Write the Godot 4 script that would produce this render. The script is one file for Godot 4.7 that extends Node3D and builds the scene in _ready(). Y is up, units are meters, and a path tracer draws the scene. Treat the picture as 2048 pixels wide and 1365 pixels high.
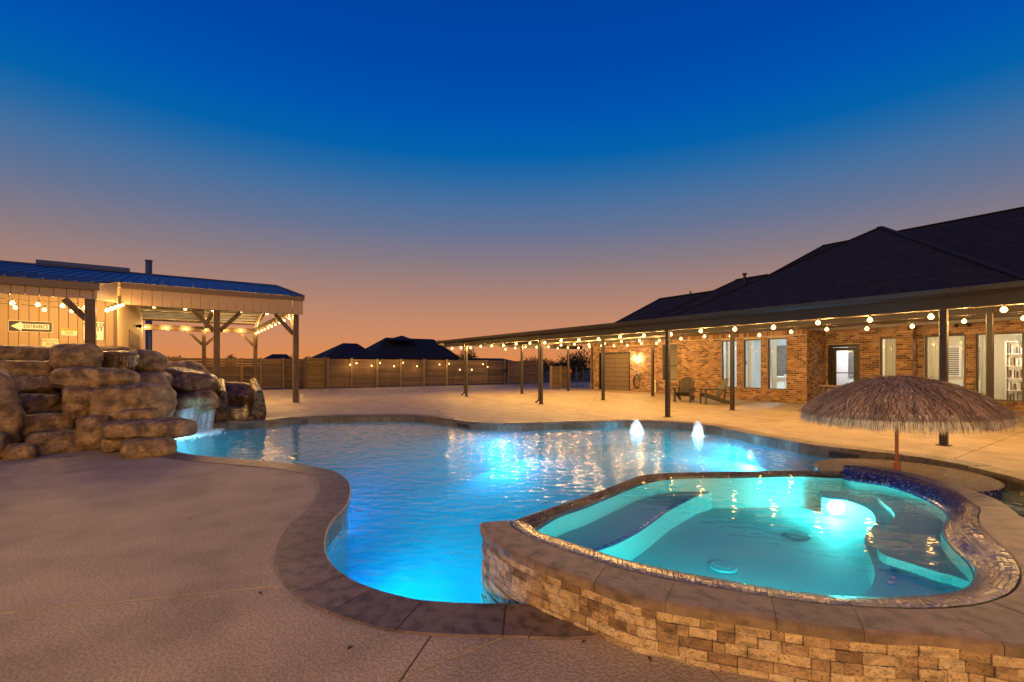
extends Node3D
# Poolside at dusk. World: y up, metres, deck at y = 0. The house runs along Z, the eye stands over the origin.

const EYE := 1.33
const FOC := 950.0
const HORIZON := 735.0
const TURN := 0.6066            # how far the view is turned from -Z towards +X
const WATER := -0.13            # pool water
const SPA_WATER := 0.20
const SPA_TOP := 0.27

var rng := RandomNumberGenerator.new()
var M := {}
var used := {}
var pool := PackedVector2Array()
var pool_outer := PackedVector2Array()
var spa_outer := PackedVector2Array()
var spa_water_edge := PackedVector2Array()

# ---------------------------------------------------------------- pixel to place
func ray(px: float, py: float) -> Vector3:
	var a := (px - 1024.0) / FOC
	return Vector3(sin(TURN) + a * cos(TURN), (HORIZON - py) / FOC, -cos(TURN) + a * sin(TURN))

func on_level(px: float, py: float, level := 0.0) -> Vector2:
	var r := ray(px, py)
	var t := (level - EYE) / r.y
	return Vector2(r.x * t, r.z * t)

func at_depth(px: float, py: float, d: float) -> Vector3:
	return Vector3(0, EYE, 0) + ray(px, py) * d

func on_x(px: float, py: float, x: float) -> Vector3:
	var r := ray(px, py)
	return Vector3(0, EYE, 0) + r * (x / r.x)

func on_z(px: float, py: float, z: float) -> Vector3:
	var r := ray(px, py)
	return Vector3(0, EYE, 0) + r * (z / r.z)

func levels(list: Array, level := 0.0) -> PackedVector2Array:
	var out := PackedVector2Array()
	for p in list:
		out.append(on_level(p[0], p[1], level))
	return out

func v3(p: Vector2, y: float) -> Vector3:
	return Vector3(p.x, y, p.y)

# ---------------------------------------------------------------- mesh builder
class MB:
	var v := PackedVector3Array()
	var n := PackedVector3Array()
	var c := PackedColorArray()
	var uv := PackedVector2Array()
	var i := PackedInt32Array()

	func vert(p: Vector3, nn: Vector3, col: Color, t := Vector2.ZERO) -> int:
		v.append(p); n.append(nn); c.append(col); uv.append(t)
		return v.size() - 1

	# corners run counter-clockwise seen from outside
	func tri(a: Vector3, b: Vector3, d: Vector3, col := Color.WHITE) -> void:
		var nn := (b - a).cross(d - a).normalized()
		var k := vert(a, nn, col)
		vert(b, nn, col); vert(d, nn, col)
		i.append_array([k, k + 2, k + 1])

	func quad(a: Vector3, b: Vector3, d: Vector3, e: Vector3, col := Color.WHITE) -> void:
		var nn := (d - a).cross(e - b).normalized()
		var k := vert(a, nn, col, Vector2(0, 1))
		vert(b, nn, col, Vector2(1, 1)); vert(d, nn, col, Vector2(1, 0)); vert(e, nn, col, Vector2(0, 0))
		i.append_array([k, k + 2, k + 1, k, k + 3, k + 2])

	func box(t: Transform3D, s: Vector3, col := Color.WHITE) -> void:
		var x := t.basis.x * s.x * 0.5
		var y := t.basis.y * s.y * 0.5
		var z := t.basis.z * s.z * 0.5
		var o := t.origin
		quad(o - x - y + z, o + x - y + z, o + x + y + z, o - x + y + z, col)
		quad(o + x - y - z, o - x - y - z, o - x + y - z, o + x + y - z, col)
		quad(o + x - y + z, o + x - y - z, o + x + y - z, o + x + y + z, col)
		quad(o - x - y - z, o - x - y + z, o - x + y + z, o - x + y - z, col)
		quad(o - x + y + z, o + x + y + z, o + x + y - z, o - x + y - z, col)
		quad(o - x - y - z, o + x - y - z, o + x - y + z, o - x - y + z, col)

	# box with its edges cut back by b
	func soft(t: Transform3D, s: Vector3, b: float, col := Color.WHITE) -> void:
		var h := s * 0.5
		b = minf(b, minf(h.x, minf(h.y, h.z)) * 0.9)
		var ax := [Vector3(1, 0, 0), Vector3(0, 1, 0), Vector3(0, 0, 1)]
		for k in 3:
			for sg in [-1.0, 1.0]:
				var nn: Vector3 = ax[k] * sg
				var u: Vector3 = ax[(k + 1) % 3]
				var w: Vector3 = ax[(k + 2) % 3] * sg
				var hu := h[(k + 1) % 3] - b
				var hw := h[(k + 2) % 3] - b
				var p := nn * h[k]
				quad(t * (p - u * hu - w * hw), t * (p + u * hu - w * hw), t * (p + u * hu + w * hw), t * (p - u * hu + w * hw), col)
		for k in 3:
			var e: Vector3 = ax[k]
			var k1 := (k + 1) % 3
			var k2 := (k + 2) % 3
			for s1 in [-1.0, 1.0]:
				for s2 in [-1.0, 1.0]:
					var le: float = h[k] - b
					var p1: Vector3 = ax[k1] * s1 * h[k1] + ax[k2] * s2 * (h[k2] - b)
					var p2: Vector3 = ax[k1] * s1 * (h[k1] - b) + ax[k2] * s2 * h[k2]
					flat4(t, p1 - e * le, p2 - e * le, p2 + e * le, p1 + e * le, p1 + p2, col)
		for sx in [-1.0, 1.0]:
			for sy in [-1.0, 1.0]:
				for sz in [-1.0, 1.0]:
					var a := Vector3(sx * h.x, sy * (h.y - b), sz * (h.z - b))
					var d := Vector3(sx * (h.x - b), sy * h.y, sz * (h.z - b))
					var f := Vector3(sx * (h.x - b), sy * (h.y - b), sz * h.z)
					if (d - a).cross(f - a).dot(a + d + f) > 0:
						tri(t * a, t * d, t * f, col)
					else:
						tri(t * a, t * f, t * d, col)

	func flat4(t: Transform3D, a: Vector3, b: Vector3, d: Vector3, e: Vector3, outward: Vector3, col: Color) -> void:
		if (d - a).cross(e - b).dot(outward) > 0:
			quad(t * a, t * b, t * d, t * e, col)
		else:
			quad(t * e, t * d, t * b, t * a, col)

	# rows of points with the same count; smooth. Outside lies on the side of (next in row) x (next row)
	func sheet(rows: Array, col := Color.WHITE, closed := false, cols = null) -> void:
		var nu: int = rows[0].size()
		var nv := rows.size()
		var base := v.size()
		for r in nv:
			for k in nu:
				var ka := (k - 1 + nu) % nu if closed else maxi(k - 1, 0)
				var kb := (k + 1) % nu if closed else mini(k + 1, nu - 1)
				var du: Vector3 = rows[r][kb] - rows[r][ka]
				var dv: Vector3 = rows[mini(r + 1, nv - 1)][k] - rows[maxi(r - 1, 0)][k]
				var nn := du.cross(dv)
				if nn.length_squared() < 1e-14:
					nn = Vector3.UP if dv.y >= 0 and r > nv / 2 else Vector3.DOWN
				vert(rows[r][k], nn.normalized(), cols[r][k] if cols != null else col, Vector2(float(k) / maxi(nu - 1, 1), float(r) / maxi(nv - 1, 1)))
		for r in nv - 1:
			for k in (nu if closed else nu - 1):
				var k2 := (k + 1) % nu
				var a := base + r * nu + k
				var b := base + r * nu + k2
				var d := base + (r + 1) * nu + k2
				var e := base + (r + 1) * nu + k
				i.append_array([a, d, b, a, e, d])

	func tube(pts: Array, radii: Array, seg := 8, col := Color.WHITE, caps := true) -> void:
		var rows := []
		var up := Vector3.UP
		for k in pts.size():
			var d: Vector3 = (pts[mini(k + 1, pts.size() - 1)] - pts[maxi(k - 1, 0)]).normalized()
			if k == 0:
				up = Vector3.UP if absf(d.y) < 0.9 else Vector3.RIGHT
			var s := d.cross(up).normalized()
			up = s.cross(d).normalized()
			var row := PackedVector3Array()
			for j in seg:
				var a := TAU * j / seg
				row.append(pts[k] + (s * cos(a) + up * sin(a)) * radii[mini(k, radii.size() - 1)])
			rows.append(row)
		# s x up = -d.. order so that outside is right
		for r in rows:
			r.reverse()
		sheet(rows, col, true)
		if caps:
			for e in 2:
				var row: PackedVector3Array = rows[0] if e == 0 else rows[rows.size() - 1]
				var p: Vector3 = pts[0] if e == 0 else pts[pts.size() - 1]
				for j in seg:
					var q := (j + 1) % seg
					if e == 0:
						tri(p, row[q], row[j], col)
					else:
						tri(p, row[j], row[q], col)

	# profile of (radius, height), bottom to top
	func lathe(profile: Array, seg := 16, t := Transform3D(), col := Color.WHITE) -> void:
		var rows := []
		for p in profile:
			var row := PackedVector3Array()
			for j in seg:
				var a := -TAU * j / seg
				row.append(t * Vector3(p[0] * cos(a), p[1], p[0] * sin(a)))
			rows.append(row)
		sheet(rows, col, true)

	# polygon in (x, z) pulled from y0 to y1
	func prism(poly: PackedVector2Array, y0: float, y1: float, col := Color.WHITE, bottom := true, top := true) -> void:
		var ids := Geometry2D.triangulate_polygon(poly)
		for k in range(0, ids.size(), 3):
			var a := poly[ids[k]]
			var b := poly[ids[k + 1]]
			var d := poly[ids[k + 2]]
			if (b - a).cross(d - a) > 0:      # clockwise seen from above in x,z
				var s := b
				b = d
				d = s
			if top:
				tri(Vector3(a.x, y1, a.y), Vector3(b.x, y1, b.y), Vector3(d.x, y1, d.y), col)
			if bottom:
				tri(Vector3(a.x, y0, a.y), Vector3(d.x, y0, d.y), Vector3(b.x, y0, b.y), col)
		wall(poly, y0, y1, col)

	func wall(poly: PackedVector2Array, y0: float, y1: float, col := Color.WHITE, inward := false) -> void:
		var area := 0.0
		for k in poly.size():
			area += poly[k].cross(poly[(k + 1) % poly.size()])
		for k in poly.size():
			var a := poly[k]
			var b := poly[(k + 1) % poly.size()]
			if (area > 0) != inward:
				var s := a
				a = b
				b = s
			quad(Vector3(a.x, y0, a.y), Vector3(b.x, y0, b.y), Vector3(b.x, y1, b.y), Vector3(a.x, y1, a.y), col)

	func mesh() -> ArrayMesh:
		var m := ArrayMesh.new()
		if v.is_empty():
			return m
		var a := []
		a.resize(Mesh.ARRAY_MAX)
		a[Mesh.ARRAY_VERTEX] = v
		a[Mesh.ARRAY_NORMAL] = n
		a[Mesh.ARRAY_COLOR] = c
		a[Mesh.ARRAY_TEX_UV] = uv
		a[Mesh.ARRAY_INDEX] = i
		m.add_surface_from_arrays(Mesh.PRIMITIVE_TRIANGLES, a)
		return m

# ---------------------------------------------------------------- nodes
func numbered(called: String) -> String:
	var k: int = used.get(called, 0)
	used[called] = k + 1
	return called if k == 0 else "%s_%03d" % [called, k]

func tag(o: Node, label: String, category: String, group := "", kind := "") -> void:
	if label: o.set_meta("label", label)
	if category: o.set_meta("category", category)
	if group: o.set_meta("group", group)
	if kind: o.set_meta("kind", kind)

func thing(called: String, label: String, category: String, at := Vector3.ZERO, turn := 0.0, group := "") -> Node3D:
	var o := Node3D.new()
	o.name = numbered(called)
	add_child(o)
	o.position = at
	o.rotation.y = turn
	tag(o, label, category, group)
	return o

# the mesh is given in the parent's axes, or, with world = true, in the world's (parents are not turned then)
func obj(called: String, mb: MB, m: Material, parent: Node3D = null, world := true, kind := "") -> MeshInstance3D:
	var o := MeshInstance3D.new()
	o.mesh = mb.mesh()
	o.material_override = m
	if parent == null:
		o.name = numbered(called)
		add_child(o)
	else:
		o.name = called
		parent.add_child(o, true)
		if world:
			o.position = -whole(parent)
	if kind:
		o.set_meta("kind", kind)
	return o

func whole(p: Node3D) -> Vector3:
	var at := Vector3.ZERO
	var q: Node = p
	while q != self and q is Node3D:
		at += (q as Node3D).position
		q = q.get_parent()
	return at

func bx(mb: MB, a: Vector3, b: Vector3, col := Color.WHITE) -> void:
	mb.box(Transform3D(Basis(), (a + b) / 2), (b - a).abs(), col)

func bar(mb: MB, a: Vector3, b: Vector3, w: float, h: float, col := Color.WHITE, up := Vector3.UP) -> void:
	var d := (b - a).normalized()
	var side := d.cross(up).normalized()
	if side.length() < 0.5:
		side = Vector3.RIGHT
	var u := side.cross(d).normalized()
	mb.box(Transform3D(Basis(side, u, -d), (a + b) / 2), Vector3(w, h, a.distance_to(b)), col)

func part_box(called: String, a: Vector3, b: Vector3, m: Material, parent: Node3D, world := true) -> MeshInstance3D:
	var mb := MB.new()
	mb.soft(Transform3D(Basis(), (a + b) / 2), (b - a).abs(), 0.004)
	return obj(called, mb, m, parent, world)

func part_bar(called: String, a: Vector3, b: Vector3, w: float, h: float, m: Material, parent: Node3D, world := true, up := Vector3.UP) -> MeshInstance3D:
	var mb := MB.new()
	bar(mb, a, b, w, h, Color.WHITE, up)
	return obj(called, mb, m, parent, world)

# pieces: list of [Transform3D, size, Color]; the nearest ones become parts of their own, the rest one part
func pieces(called: String, list: Array, m: Material, parent: Node3D, bevel := 0.003, most := 300) -> void:
	var eye := Vector3(0, EYE, 0)
	list.sort_custom(func(a, b): return a[0].origin.distance_squared_to(eye) / a[3] < b[0].origin.distance_squared_to(eye) / b[3] if a.size() > 3 else a[0].origin.distance_squared_to(eye) < b[0].origin.distance_squared_to(eye))
	var cache := {}
	var rest := MB.new()
	var off := whole(parent)
	for k in list.size():
		var t: Transform3D = list[k][0]
		var s: Vector3 = list[k][1]
		var col: Color = list[k][2]
		if k < most:
			var key := "%.3f %.3f %.3f %s" % [s.x, s.y, s.z, col.to_html()]
			if not cache.has(key):
				var mb := MB.new()
				if bevel > 0:
					mb.soft(Transform3D(), s, bevel, col)
				else:
					mb.box(Transform3D(), s, col)
				cache[key] = mb.mesh()
			var o := MeshInstance3D.new()
			o.mesh = cache[key]
			o.material_override = m
			o.name = called
			parent.add_child(o, true)
			o.transform = Transform3D(t.basis, t.origin - off)
		else:
			rest.box(t, s, col)
	if list.size() > most:
		obj("further_" + called + "s", rest, m, parent, true, "stuff")

# ---------------------------------------------------------------- curves
func smooth(pts: PackedVector2Array, per: int, closed: bool) -> PackedVector2Array:
	var out := PackedVector2Array()
	var n := pts.size()
	for k in (n if closed else n - 1):
		var a := pts[(k - 1 + n) % n] if closed else pts[maxi(k - 1, 0)]
		var b := pts[k]
		var c := pts[(k + 1) % n]
		var d := pts[(k + 2) % n] if closed else pts[mini(k + 2, n - 1)]
		for j in per:
			var t := float(j) / per
			out.append(b.cubic_interpolate(c, a, d, t))
	if not closed:
		out.append(pts[n - 1])
	return out

func even(pts: PackedVector2Array, step: float, closed: bool) -> PackedVector2Array:
	var out := PackedVector2Array()
	var n := pts.size()
	var left := 0.0
	for k in (n if closed else n - 1):
		var a := pts[k]
		var b := pts[(k + 1) % n]
		var l := a.distance_to(b)
		while left <= l:
			out.append(a.lerp(b, left / maxf(l, 1e-6)))
			left += step
		left -= l
	return out

func area_of(poly: PackedVector2Array) -> float:
	var s := 0.0
	for k in poly.size():
		s += poly[k].cross(poly[(k + 1) % poly.size()])
	return s / 2

func side_of(pts: PackedVector2Array, k: int, closed: bool) -> Vector2:
	var n := pts.size()
	var a := pts[(k - 1 + n) % n] if closed else pts[maxi(k - 1, 0)]
	var b := pts[(k + 1) % n] if closed else pts[mini(k + 1, n - 1)]
	var d := (b - a).normalized()
	return Vector2(-d.y, d.x)

# ---------------------------------------------------------------- materials
func ramp(stops: Array) -> Gradient:
	var g := Gradient.new()
	var offs := PackedFloat32Array()
	var cols := PackedColorArray()
	for s in stops:
		offs.append(s[0])
		cols.append(s[1])
	g.offsets = offs
	g.colors = cols
	return g

func noise_tex(freq: float, stops, sd: int, octaves := 4, kind := FastNoiseLite.TYPE_SIMPLEX_SMOOTH, size := 512, warp := 0.0) -> NoiseTexture2D:
	var f := FastNoiseLite.new()
	f.noise_type = kind
	f.frequency = freq
	f.seed = sd
	f.fractal_octaves = octaves
	if kind == FastNoiseLite.TYPE_CELLULAR:
		f.cellular_return_type = FastNoiseLite.RETURN_DISTANCE2_SUB
	if warp > 0:
		f.domain_warp_enabled = true
		f.domain_warp_amplitude = warp
		f.domain_warp_frequency = freq * 1.5
	var t := NoiseTexture2D.new()
	t.width = size
	t.height = size
	t.seamless = true
	t.noise = f
	if stops != null:
		t.color_ramp = ramp(stops)
	return t

func lin(r: float, g: float, b: float) -> Color:
	return Color(r, g, b).linear_to_srgb()

func grey(x: float) -> Color:
	return Color(x, x, x)

# colour given as a linear base colour
func mat(called: String, r: float, g: float, b: float, rough := 0.8, metal := 0.0) -> StandardMaterial3D:
	var m := StandardMaterial3D.new()
	m.resource_name = called
	m.albedo_color = lin(r, g, b)
	m.roughness = rough
	m.metallic = metal
	M[called] = m
	return m

func tri_tex(m: StandardMaterial3D, tex: Texture2D, per_metre: float, bump: Texture2D = null, bump_cm := 0.0, squash := Vector3.ONE) -> StandardMaterial3D:
	m.albedo_texture = tex
	m.uv1_triplanar = true
	m.uv1_world_triplanar = true
	m.uv1_scale = squash * per_metre
	if bump:
		m.heightmap_enabled = true
		m.heightmap_texture = bump
		m.heightmap_scale = bump_cm
	return m

func detail(m: StandardMaterial3D, tex: Texture2D, per_metre: float) -> StandardMaterial3D:
	m.detail_enabled = true
	m.detail_albedo = tex
	m.detail_blend_mode = BaseMaterial3D.BLEND_MODE_MUL
	m.detail_uv_layer = BaseMaterial3D.DETAIL_UV_2
	m.uv2_triplanar = true
	m.uv2_world_triplanar = true
	m.uv2_scale = Vector3.ONE * per_metre
	return m

func glow(called: String, col: Color, energy: float) -> StandardMaterial3D:
	var m := mat(called, 0.8, 0.8, 0.8, 0.4)
	m.emission_enabled = true
	m.emission = col
	m.emission_energy_multiplier = energy
	return m

func spot(parent: Node3D, at: Vector3, aim: Vector3, col: Color, energy: float, size := 0.06, angle := 74.0) -> void:
	var l := SpotLight3D.new()
	l.name = "lamp"
	l.light_color = col
	l.light_energy = energy
	l.light_size = size
	l.spot_range = 20.0
	l.spot_attenuation = 2.0
	l.spot_angle = angle
	l.spot_angle_attenuation = 0.5
	l.shadow_enabled = true
	parent.add_child(l, true)
	l.basis = Basis.looking_at(aim.normalized(), Vector3.UP if absf(aim.normalized().y) < 0.95 else Vector3.RIGHT)
	l.position = at - whole(parent)

func lamp(parent: Node3D, at: Vector3, col: Color, energy: float, size := 0.04, reach := 30.0) -> OmniLight3D:
	var l := OmniLight3D.new()
	l.name = "lamp"
	l.light_color = col
	l.light_energy = energy
	l.light_size = size
	l.omni_range = reach
	l.omni_attenuation = 2.0
	l.shadow_enabled = true
	parent.add_child(l, true)
	l.position = at - whole(parent)
	return l

# ================================================================ scene
func _ready() -> void:
	rng.seed = 77
	set_view()
	set_materials()
	lay_outlines()
	build_ground()
	build_pool()
	build_spa()
	build_house()
	build_patio_cover()
	build_pavilion()
	build_fence()
	build_distance()
	build_rocks()
	build_umbrella()
	build_furniture()
	build_strings()

func set_view() -> void:
	var cam := Camera3D.new()
	cam.name = "camera"
	add_child(cam)
	cam.projection = Camera3D.PROJECTION_FRUSTUM
	cam.near = 0.05
	cam.far = 3000.0
	cam.size = 2.0 * 0.05 * 682.5 / FOC
	cam.frustum_offset = Vector2(0, 0.05 * (HORIZON - 682.5) / FOC)
	cam.position = Vector3(0, EYE, 0)
	cam.rotation.y = -TURN
	cam.current = true

	# dusk sky: colour by height above the horizon only
	var stops := [[0.0, Color8(224, 138, 74)], [1.2, Color8(222, 139, 80)], [3.5, Color8(211, 140, 97)], [6.5, Color8(195, 137, 107)], [10.0, Color8(170, 130, 117)], [14.0, Color8(138, 123, 130)], [18.2, Color8(103, 116, 147)],
		[22.0, Color8(72, 112, 158)], [25.0, Color8(38, 105, 165)], [27.5, Color8(4, 98, 171)], [32.0, Color8(0, 84, 176)], [37.7, Color8(0, 72, 168)], [55.0, Color8(0, 54, 138)], [90.0, Color8(0, 42, 112)]]
	var rows := 1024
	var im := Image.create(16, rows, false, Image.FORMAT_RGBF)
	for y in rows:
		var el := (90.0 - (y + 0.5) / rows * 180.0)
		el = el * 1.15 if el < 60.0 else el
		var c: Color = (stops[0][1] as Color).srgb_to_linear()
		if el <= 0.0:
			c = Color(0.02, 0.014, 0.01)
		for k in stops.size() - 1:
			if el >= stops[k][0] and el <= stops[k + 1][0]:
				c = (stops[k][1] as Color).srgb_to_linear().lerp((stops[k + 1][1] as Color).srgb_to_linear(), (el - stops[k][0]) / (stops[k + 1][0] - stops[k][0]))
		for x in 16:
			im.set_pixel(x, y, c)
	var pano := PanoramaSkyMaterial.new()
	pano.panorama = ImageTexture.create_from_image(im)
	var sky := Sky.new()
	sky.sky_material = pano
	var env := Environment.new()
	env.background_mode = Environment.BG_SKY
	env.sky = sky
	env.background_energy_multiplier = 1.0
	env.tonemap_mode = Environment.TONE_MAPPER_LINEAR
	env.tonemap_exposure = 1.0
	env.sdfgi_enabled = true
	env.ssao_enabled = true
	env.ssil_enabled = true
	env.volumetric_fog_enabled = true      # only for the cloudy pool water below; the air stays clear
	env.volumetric_fog_density = 0.0
	var we := WorldEnvironment.new()
	we.name = "environment"
	we.environment = env
	add_child(we)

	# the last warm light of the set sun, very soft, from behind the viewer
	var sun := DirectionalLight3D.new()
	sun.name = "afterglow"
	sun.light_color = Color(1.0, 0.78, 0.52)
	sun.light_energy = 0.15
	sun.light_angular_distance = 30.0
	sun.shadow_enabled = true
	add_child(sun)
	sun.rotation = Vector3(deg_to_rad(-33), -TURN - deg_to_rad(22), 0)

func set_materials() -> void:
	var fine := noise_tex(0.05, [[0.0, grey(0.62)], [0.5, grey(0.92)], [1.0, grey(1.0)]], 3, 4)
	var fine_bump := noise_tex(0.04, null, 4, 4)
	var blotch := noise_tex(0.008, [[0.2, grey(0.85)], [0.36, grey(0.92)], [0.5, grey(0.94)], [0.85, grey(1.0)]], 5, 6)
	var speck := noise_tex(0.11, [[0.0, grey(0.55)], [0.35, grey(0.93)], [1.0, grey(1.0)]], 6, 2)
	# deck: sprayed lace coat on concrete
	var lace := noise_tex(0.028, [[0.0, lin(0.32, 0.248, 0.168)], [0.47, lin(0.335, 0.262, 0.176)], [0.56, lin(0.43, 0.34, 0.232)], [1.0, lin(0.46, 0.365, 0.25)]], 11, 3, FastNoiseLite.TYPE_SIMPLEX_SMOOTH, 1024, 12.0)
	var lace_bump := noise_tex(0.028, [[0.0, grey(0.0)], [0.44, grey(0.1)], [0.56, grey(0.9)], [1.0, grey(1.0)]], 11, 3, FastNoiseLite.TYPE_SIMPLEX_SMOOTH, 1024, 12.0)
	var m := mat("deck_concrete", 1, 1, 1, 0.62)
	tri_tex(m, lace, 1.5, lace_bump, 0.2)
	detail(m, blotch, 0.33)
	m = mat("sub_base", 0.09, 0.075, 0.06, 0.95)
	m = mat("field", 0.05, 0.05, 0.025, 0.95)
	tri_tex(m, fine, 0.2)
	m.albedo_color = lin(0.045, 0.045, 0.022)
	# travertine of coping and walls; tint by vertex colour
	var trav := noise_tex(0.012, [[0.0, grey(0.5)], [0.28, grey(0.72)], [0.5, grey(0.9)], [1.0, grey(1.0)]], 21, 5, FastNoiseLite.TYPE_SIMPLEX_SMOOTH, 512, 20.0)
	var pits := noise_tex(0.045, [[0.0, grey(0.42)], [0.24, grey(0.5)], [0.32, grey(0.95)], [1.0, grey(1.0)]], 22, 3, FastNoiseLite.TYPE_SIMPLEX_SMOOTH, 512, 14.0)
	var pit_bump := noise_tex(0.045, [[0.0, grey(0.0)], [0.26, grey(0.2)], [0.36, grey(0.8)], [1.0, grey(1.0)]], 22, 3, FastNoiseLite.TYPE_SIMPLEX_SMOOTH, 512, 14.0)
	m = mat("travertine", 1, 1, 1, 0.6)
	m.vertex_color_use_as_albedo = true
	tri_tex(m, trav, 2.2, pit_bump, 0.25)
	detail(m, pits, 3.1)
	m = mat("coping_stone", 1, 1, 1, 0.5)
	m.vertex_color_use_as_albedo = true
	tri_tex(m, trav, 1.3, pit_bump, 0.12)
	detail(m, speck, 2.3)
	m = mat("wet_stone", 0.022, 0.015, 0.011, 0.07)
	m.heightmap_enabled = true
	m.heightmap_texture = noise_tex(0.06, null, 25, 3)
	m.heightmap_scale = 2.4
	m.uv1_triplanar = true
	m.uv1_world_triplanar = true
	m.uv1_scale = Vector3.ONE * 1.6
	m = mat("wet_top", 0.30, 0.23, 0.16, 0.12)
	m.heightmap_enabled = true
	m.heightmap_texture = noise_tex(0.06, null, 26, 2)
	m.heightmap_scale = 2.6
	m.uv1_triplanar = true
	m.uv1_world_triplanar = true
	m.uv1_scale = Vector3.ONE * 1.6
	m = mat("grout", 0.20, 0.155, 0.115, 0.9)
	m = mat("dark_grout", 0.05, 0.045, 0.05, 0.7)
	m = mat("mosaic", 1, 1, 1, 0.22)
	m.metallic_specular = 0.42
	m.vertex_color_use_as_albedo = true
	m = mat("pool_tile", 1, 1, 1, 0.3)
	m.vertex_color_use_as_albedo = true
	tri_tex(m, fine, 3.0)
	m = mat("plaster", 0.06, 0.42, 0.58, 0.7)
	tri_tex(m, noise_tex(0.07, [[0.0, grey(0.85)], [1.0, grey(1.0)]], 31, 3), 2.5)
	m = mat("spa_plaster", 0.20, 0.58, 0.58, 0.7)
	tri_tex(m, noise_tex(0.12, [[0.0, grey(0.6)], [1.0, grey(1.0)]], 32, 3), 1.6)
	m = mat("water", 0.02, 0.16, 0.22, 0.06)
	m.metallic_specular = 0.5
	m.transparency = BaseMaterial3D.TRANSPARENCY_ALPHA
	m.albedo_color.a = 0.04
	m = mat("spa_water", 0.02, 0.16, 0.22, 0.02)
	m.transparency = BaseMaterial3D.TRANSPARENCY_ALPHA
	m.albedo_color.a = 0.03
	m = mat("foam", 0.9, 0.93, 0.95, 0.6)
	m.transparency = BaseMaterial3D.TRANSPARENCY_ALPHA
	m.albedo_color.a = 0.22
	m = mat("falling_water", 0.9, 0.94, 0.96, 0.5)
	m.transparency = BaseMaterial3D.TRANSPARENCY_ALPHA
	m.albedo_color.a = 0.11
	# brick and house
	m = mat("brick", 1, 1, 1, 0.85)
	m.vertex_color_use_as_albedo = true
	tri_tex(m, noise_tex(0.03, [[0.0, grey(0.6)], [0.4, grey(0.9)], [1.0, grey(1.0)]], 41, 4), 1.7, fine_bump, 0.15)
	m = mat("mortar", 0.50, 0.43, 0.33, 0.95)
	tri_tex(m, fine, 2.0)
	m = mat("shingle", 1, 1, 1, 0.9)
	m.vertex_color_use_as_albedo = true
	tri_tex(m, speck, 1.5)
	mat("roof_deck", 0.018, 0.015, 0.016, 0.95)
	m = mat("bronze_paint", 0.024, 0.017, 0.012, 0.45)
	tri_tex(m, fine, 0.7)
	m = mat("ceiling_paint", 0.13, 0.095, 0.068, 0.6)
	m = mat("tan_paint", 0.17, 0.12, 0.08, 0.55)
	tri_tex(m, fine, 0.9)
	m = mat("frame_paint", 0.06, 0.045, 0.035, 0.45)
	m = mat("pane", 0.5, 0.55, 0.55, 0.03)
	m.transparency = BaseMaterial3D.TRANSPARENCY_ALPHA
	m.albedo_color.a = 0.03
	m = mat("curtain", 0.62, 0.66, 0.63, 0.9)
	m.backlight_enabled = true
	m.backlight = Color(0.5, 0.52, 0.5)
	m = mat("blind", 0.55, 0.52, 0.44, 0.8)
	m = mat("white_wall", 0.72, 0.74, 0.74, 0.85)
	m = mat("cream_wall", 0.66, 0.60, 0.48, 0.85)
	m = mat("stone_back", 0.20, 0.18, 0.17, 0.8)
	tri_tex(m, blotch, 0.8)
	m = mat("interior_floor", 0.25, 0.17, 0.11, 0.5)
	m = mat("white_paint", 0.75, 0.75, 0.73, 0.5)
	m = mat("black_metal", 0.015, 0.015, 0.016, 0.45)
	m = mat("plant_green", 0.05, 0.11, 0.03, 0.7)
	m = mat("picture_paper", 0.7, 0.7, 0.68, 0.7)
	# timber
	var grain := noise_tex(0.012, [[0.0, grey(0.5)], [0.4, grey(0.85)], [1.0, grey(1.0)]], 51, 5)
	m = mat("fence_wood", 1, 1, 1, 0.85)
	m.vertex_color_use_as_albedo = true
	tri_tex(m, grain, 0.9, null, 0.0, Vector3(0.35, 6.0, 0.35))
	m = mat("post_wood", 0.115, 0.078, 0.052, 0.8)
	tri_tex(m, grain, 0.9, null, 0.0, Vector3(4.0, 0.4, 4.0))
	m = mat("chair_wood", 0.042, 0.034, 0.029, 0.6)
	tri_tex(m, grain, 2.0)
	m = mat("table_wood", 0.30, 0.17, 0.08, 0.6)
	tri_tex(m, grain, 2.0)
	m = mat("pole_wood", 0.28, 0.09, 0.035, 0.5)
	# metal building
	m = mat("blue_roof", 0.035, 0.085, 0.20, 0.45)
	m = mat("siding", 0.34, 0.24, 0.15, 0.6)
	m = mat("trim", 0.13, 0.085, 0.055, 0.6)
	m = mat("galvanised", 0.45, 0.40, 0.33, 0.5)
	m = mat("sign_white", 0.75, 0.74, 0.70, 0.5)
	m = mat("sign_black", 0.012, 0.012, 0.012, 0.5)
	m = mat("sign_yellow", 0.75, 0.50, 0.05, 0.5)
	m = mat("sign_cream", 0.66, 0.60, 0.44, 0.6)
	m = mat("sign_grey", 0.2, 0.19, 0.17, 0.6)
	# rock
	var strata := noise_tex(0.009, [[0.0, lin(0.045, 0.03, 0.018)], [0.35, lin(0.15, 0.095, 0.048)], [0.6, lin(0.33, 0.22, 0.11)], [1.0, lin(0.46, 0.33, 0.18)]], 61, 5, FastNoiseLite.TYPE_SIMPLEX_SMOOTH, 1024, 30.0)
	var rough := noise_tex(0.014, null, 62, 6, FastNoiseLite.TYPE_SIMPLEX_SMOOTH, 1024)
	m = mat("boulder", 1, 1, 1, 0.75)
	tri_tex(m, strata, 0.42, rough, 3.0)
	detail(m, noise_tex(0.02, [[0.0, grey(0.5)], [0.45, grey(0.9)], [1.0, grey(1.0)]], 63, 6), 1.3)
	m = mat("wet_boulder", 0.42, 0.40, 0.40, 0.22)
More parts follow.
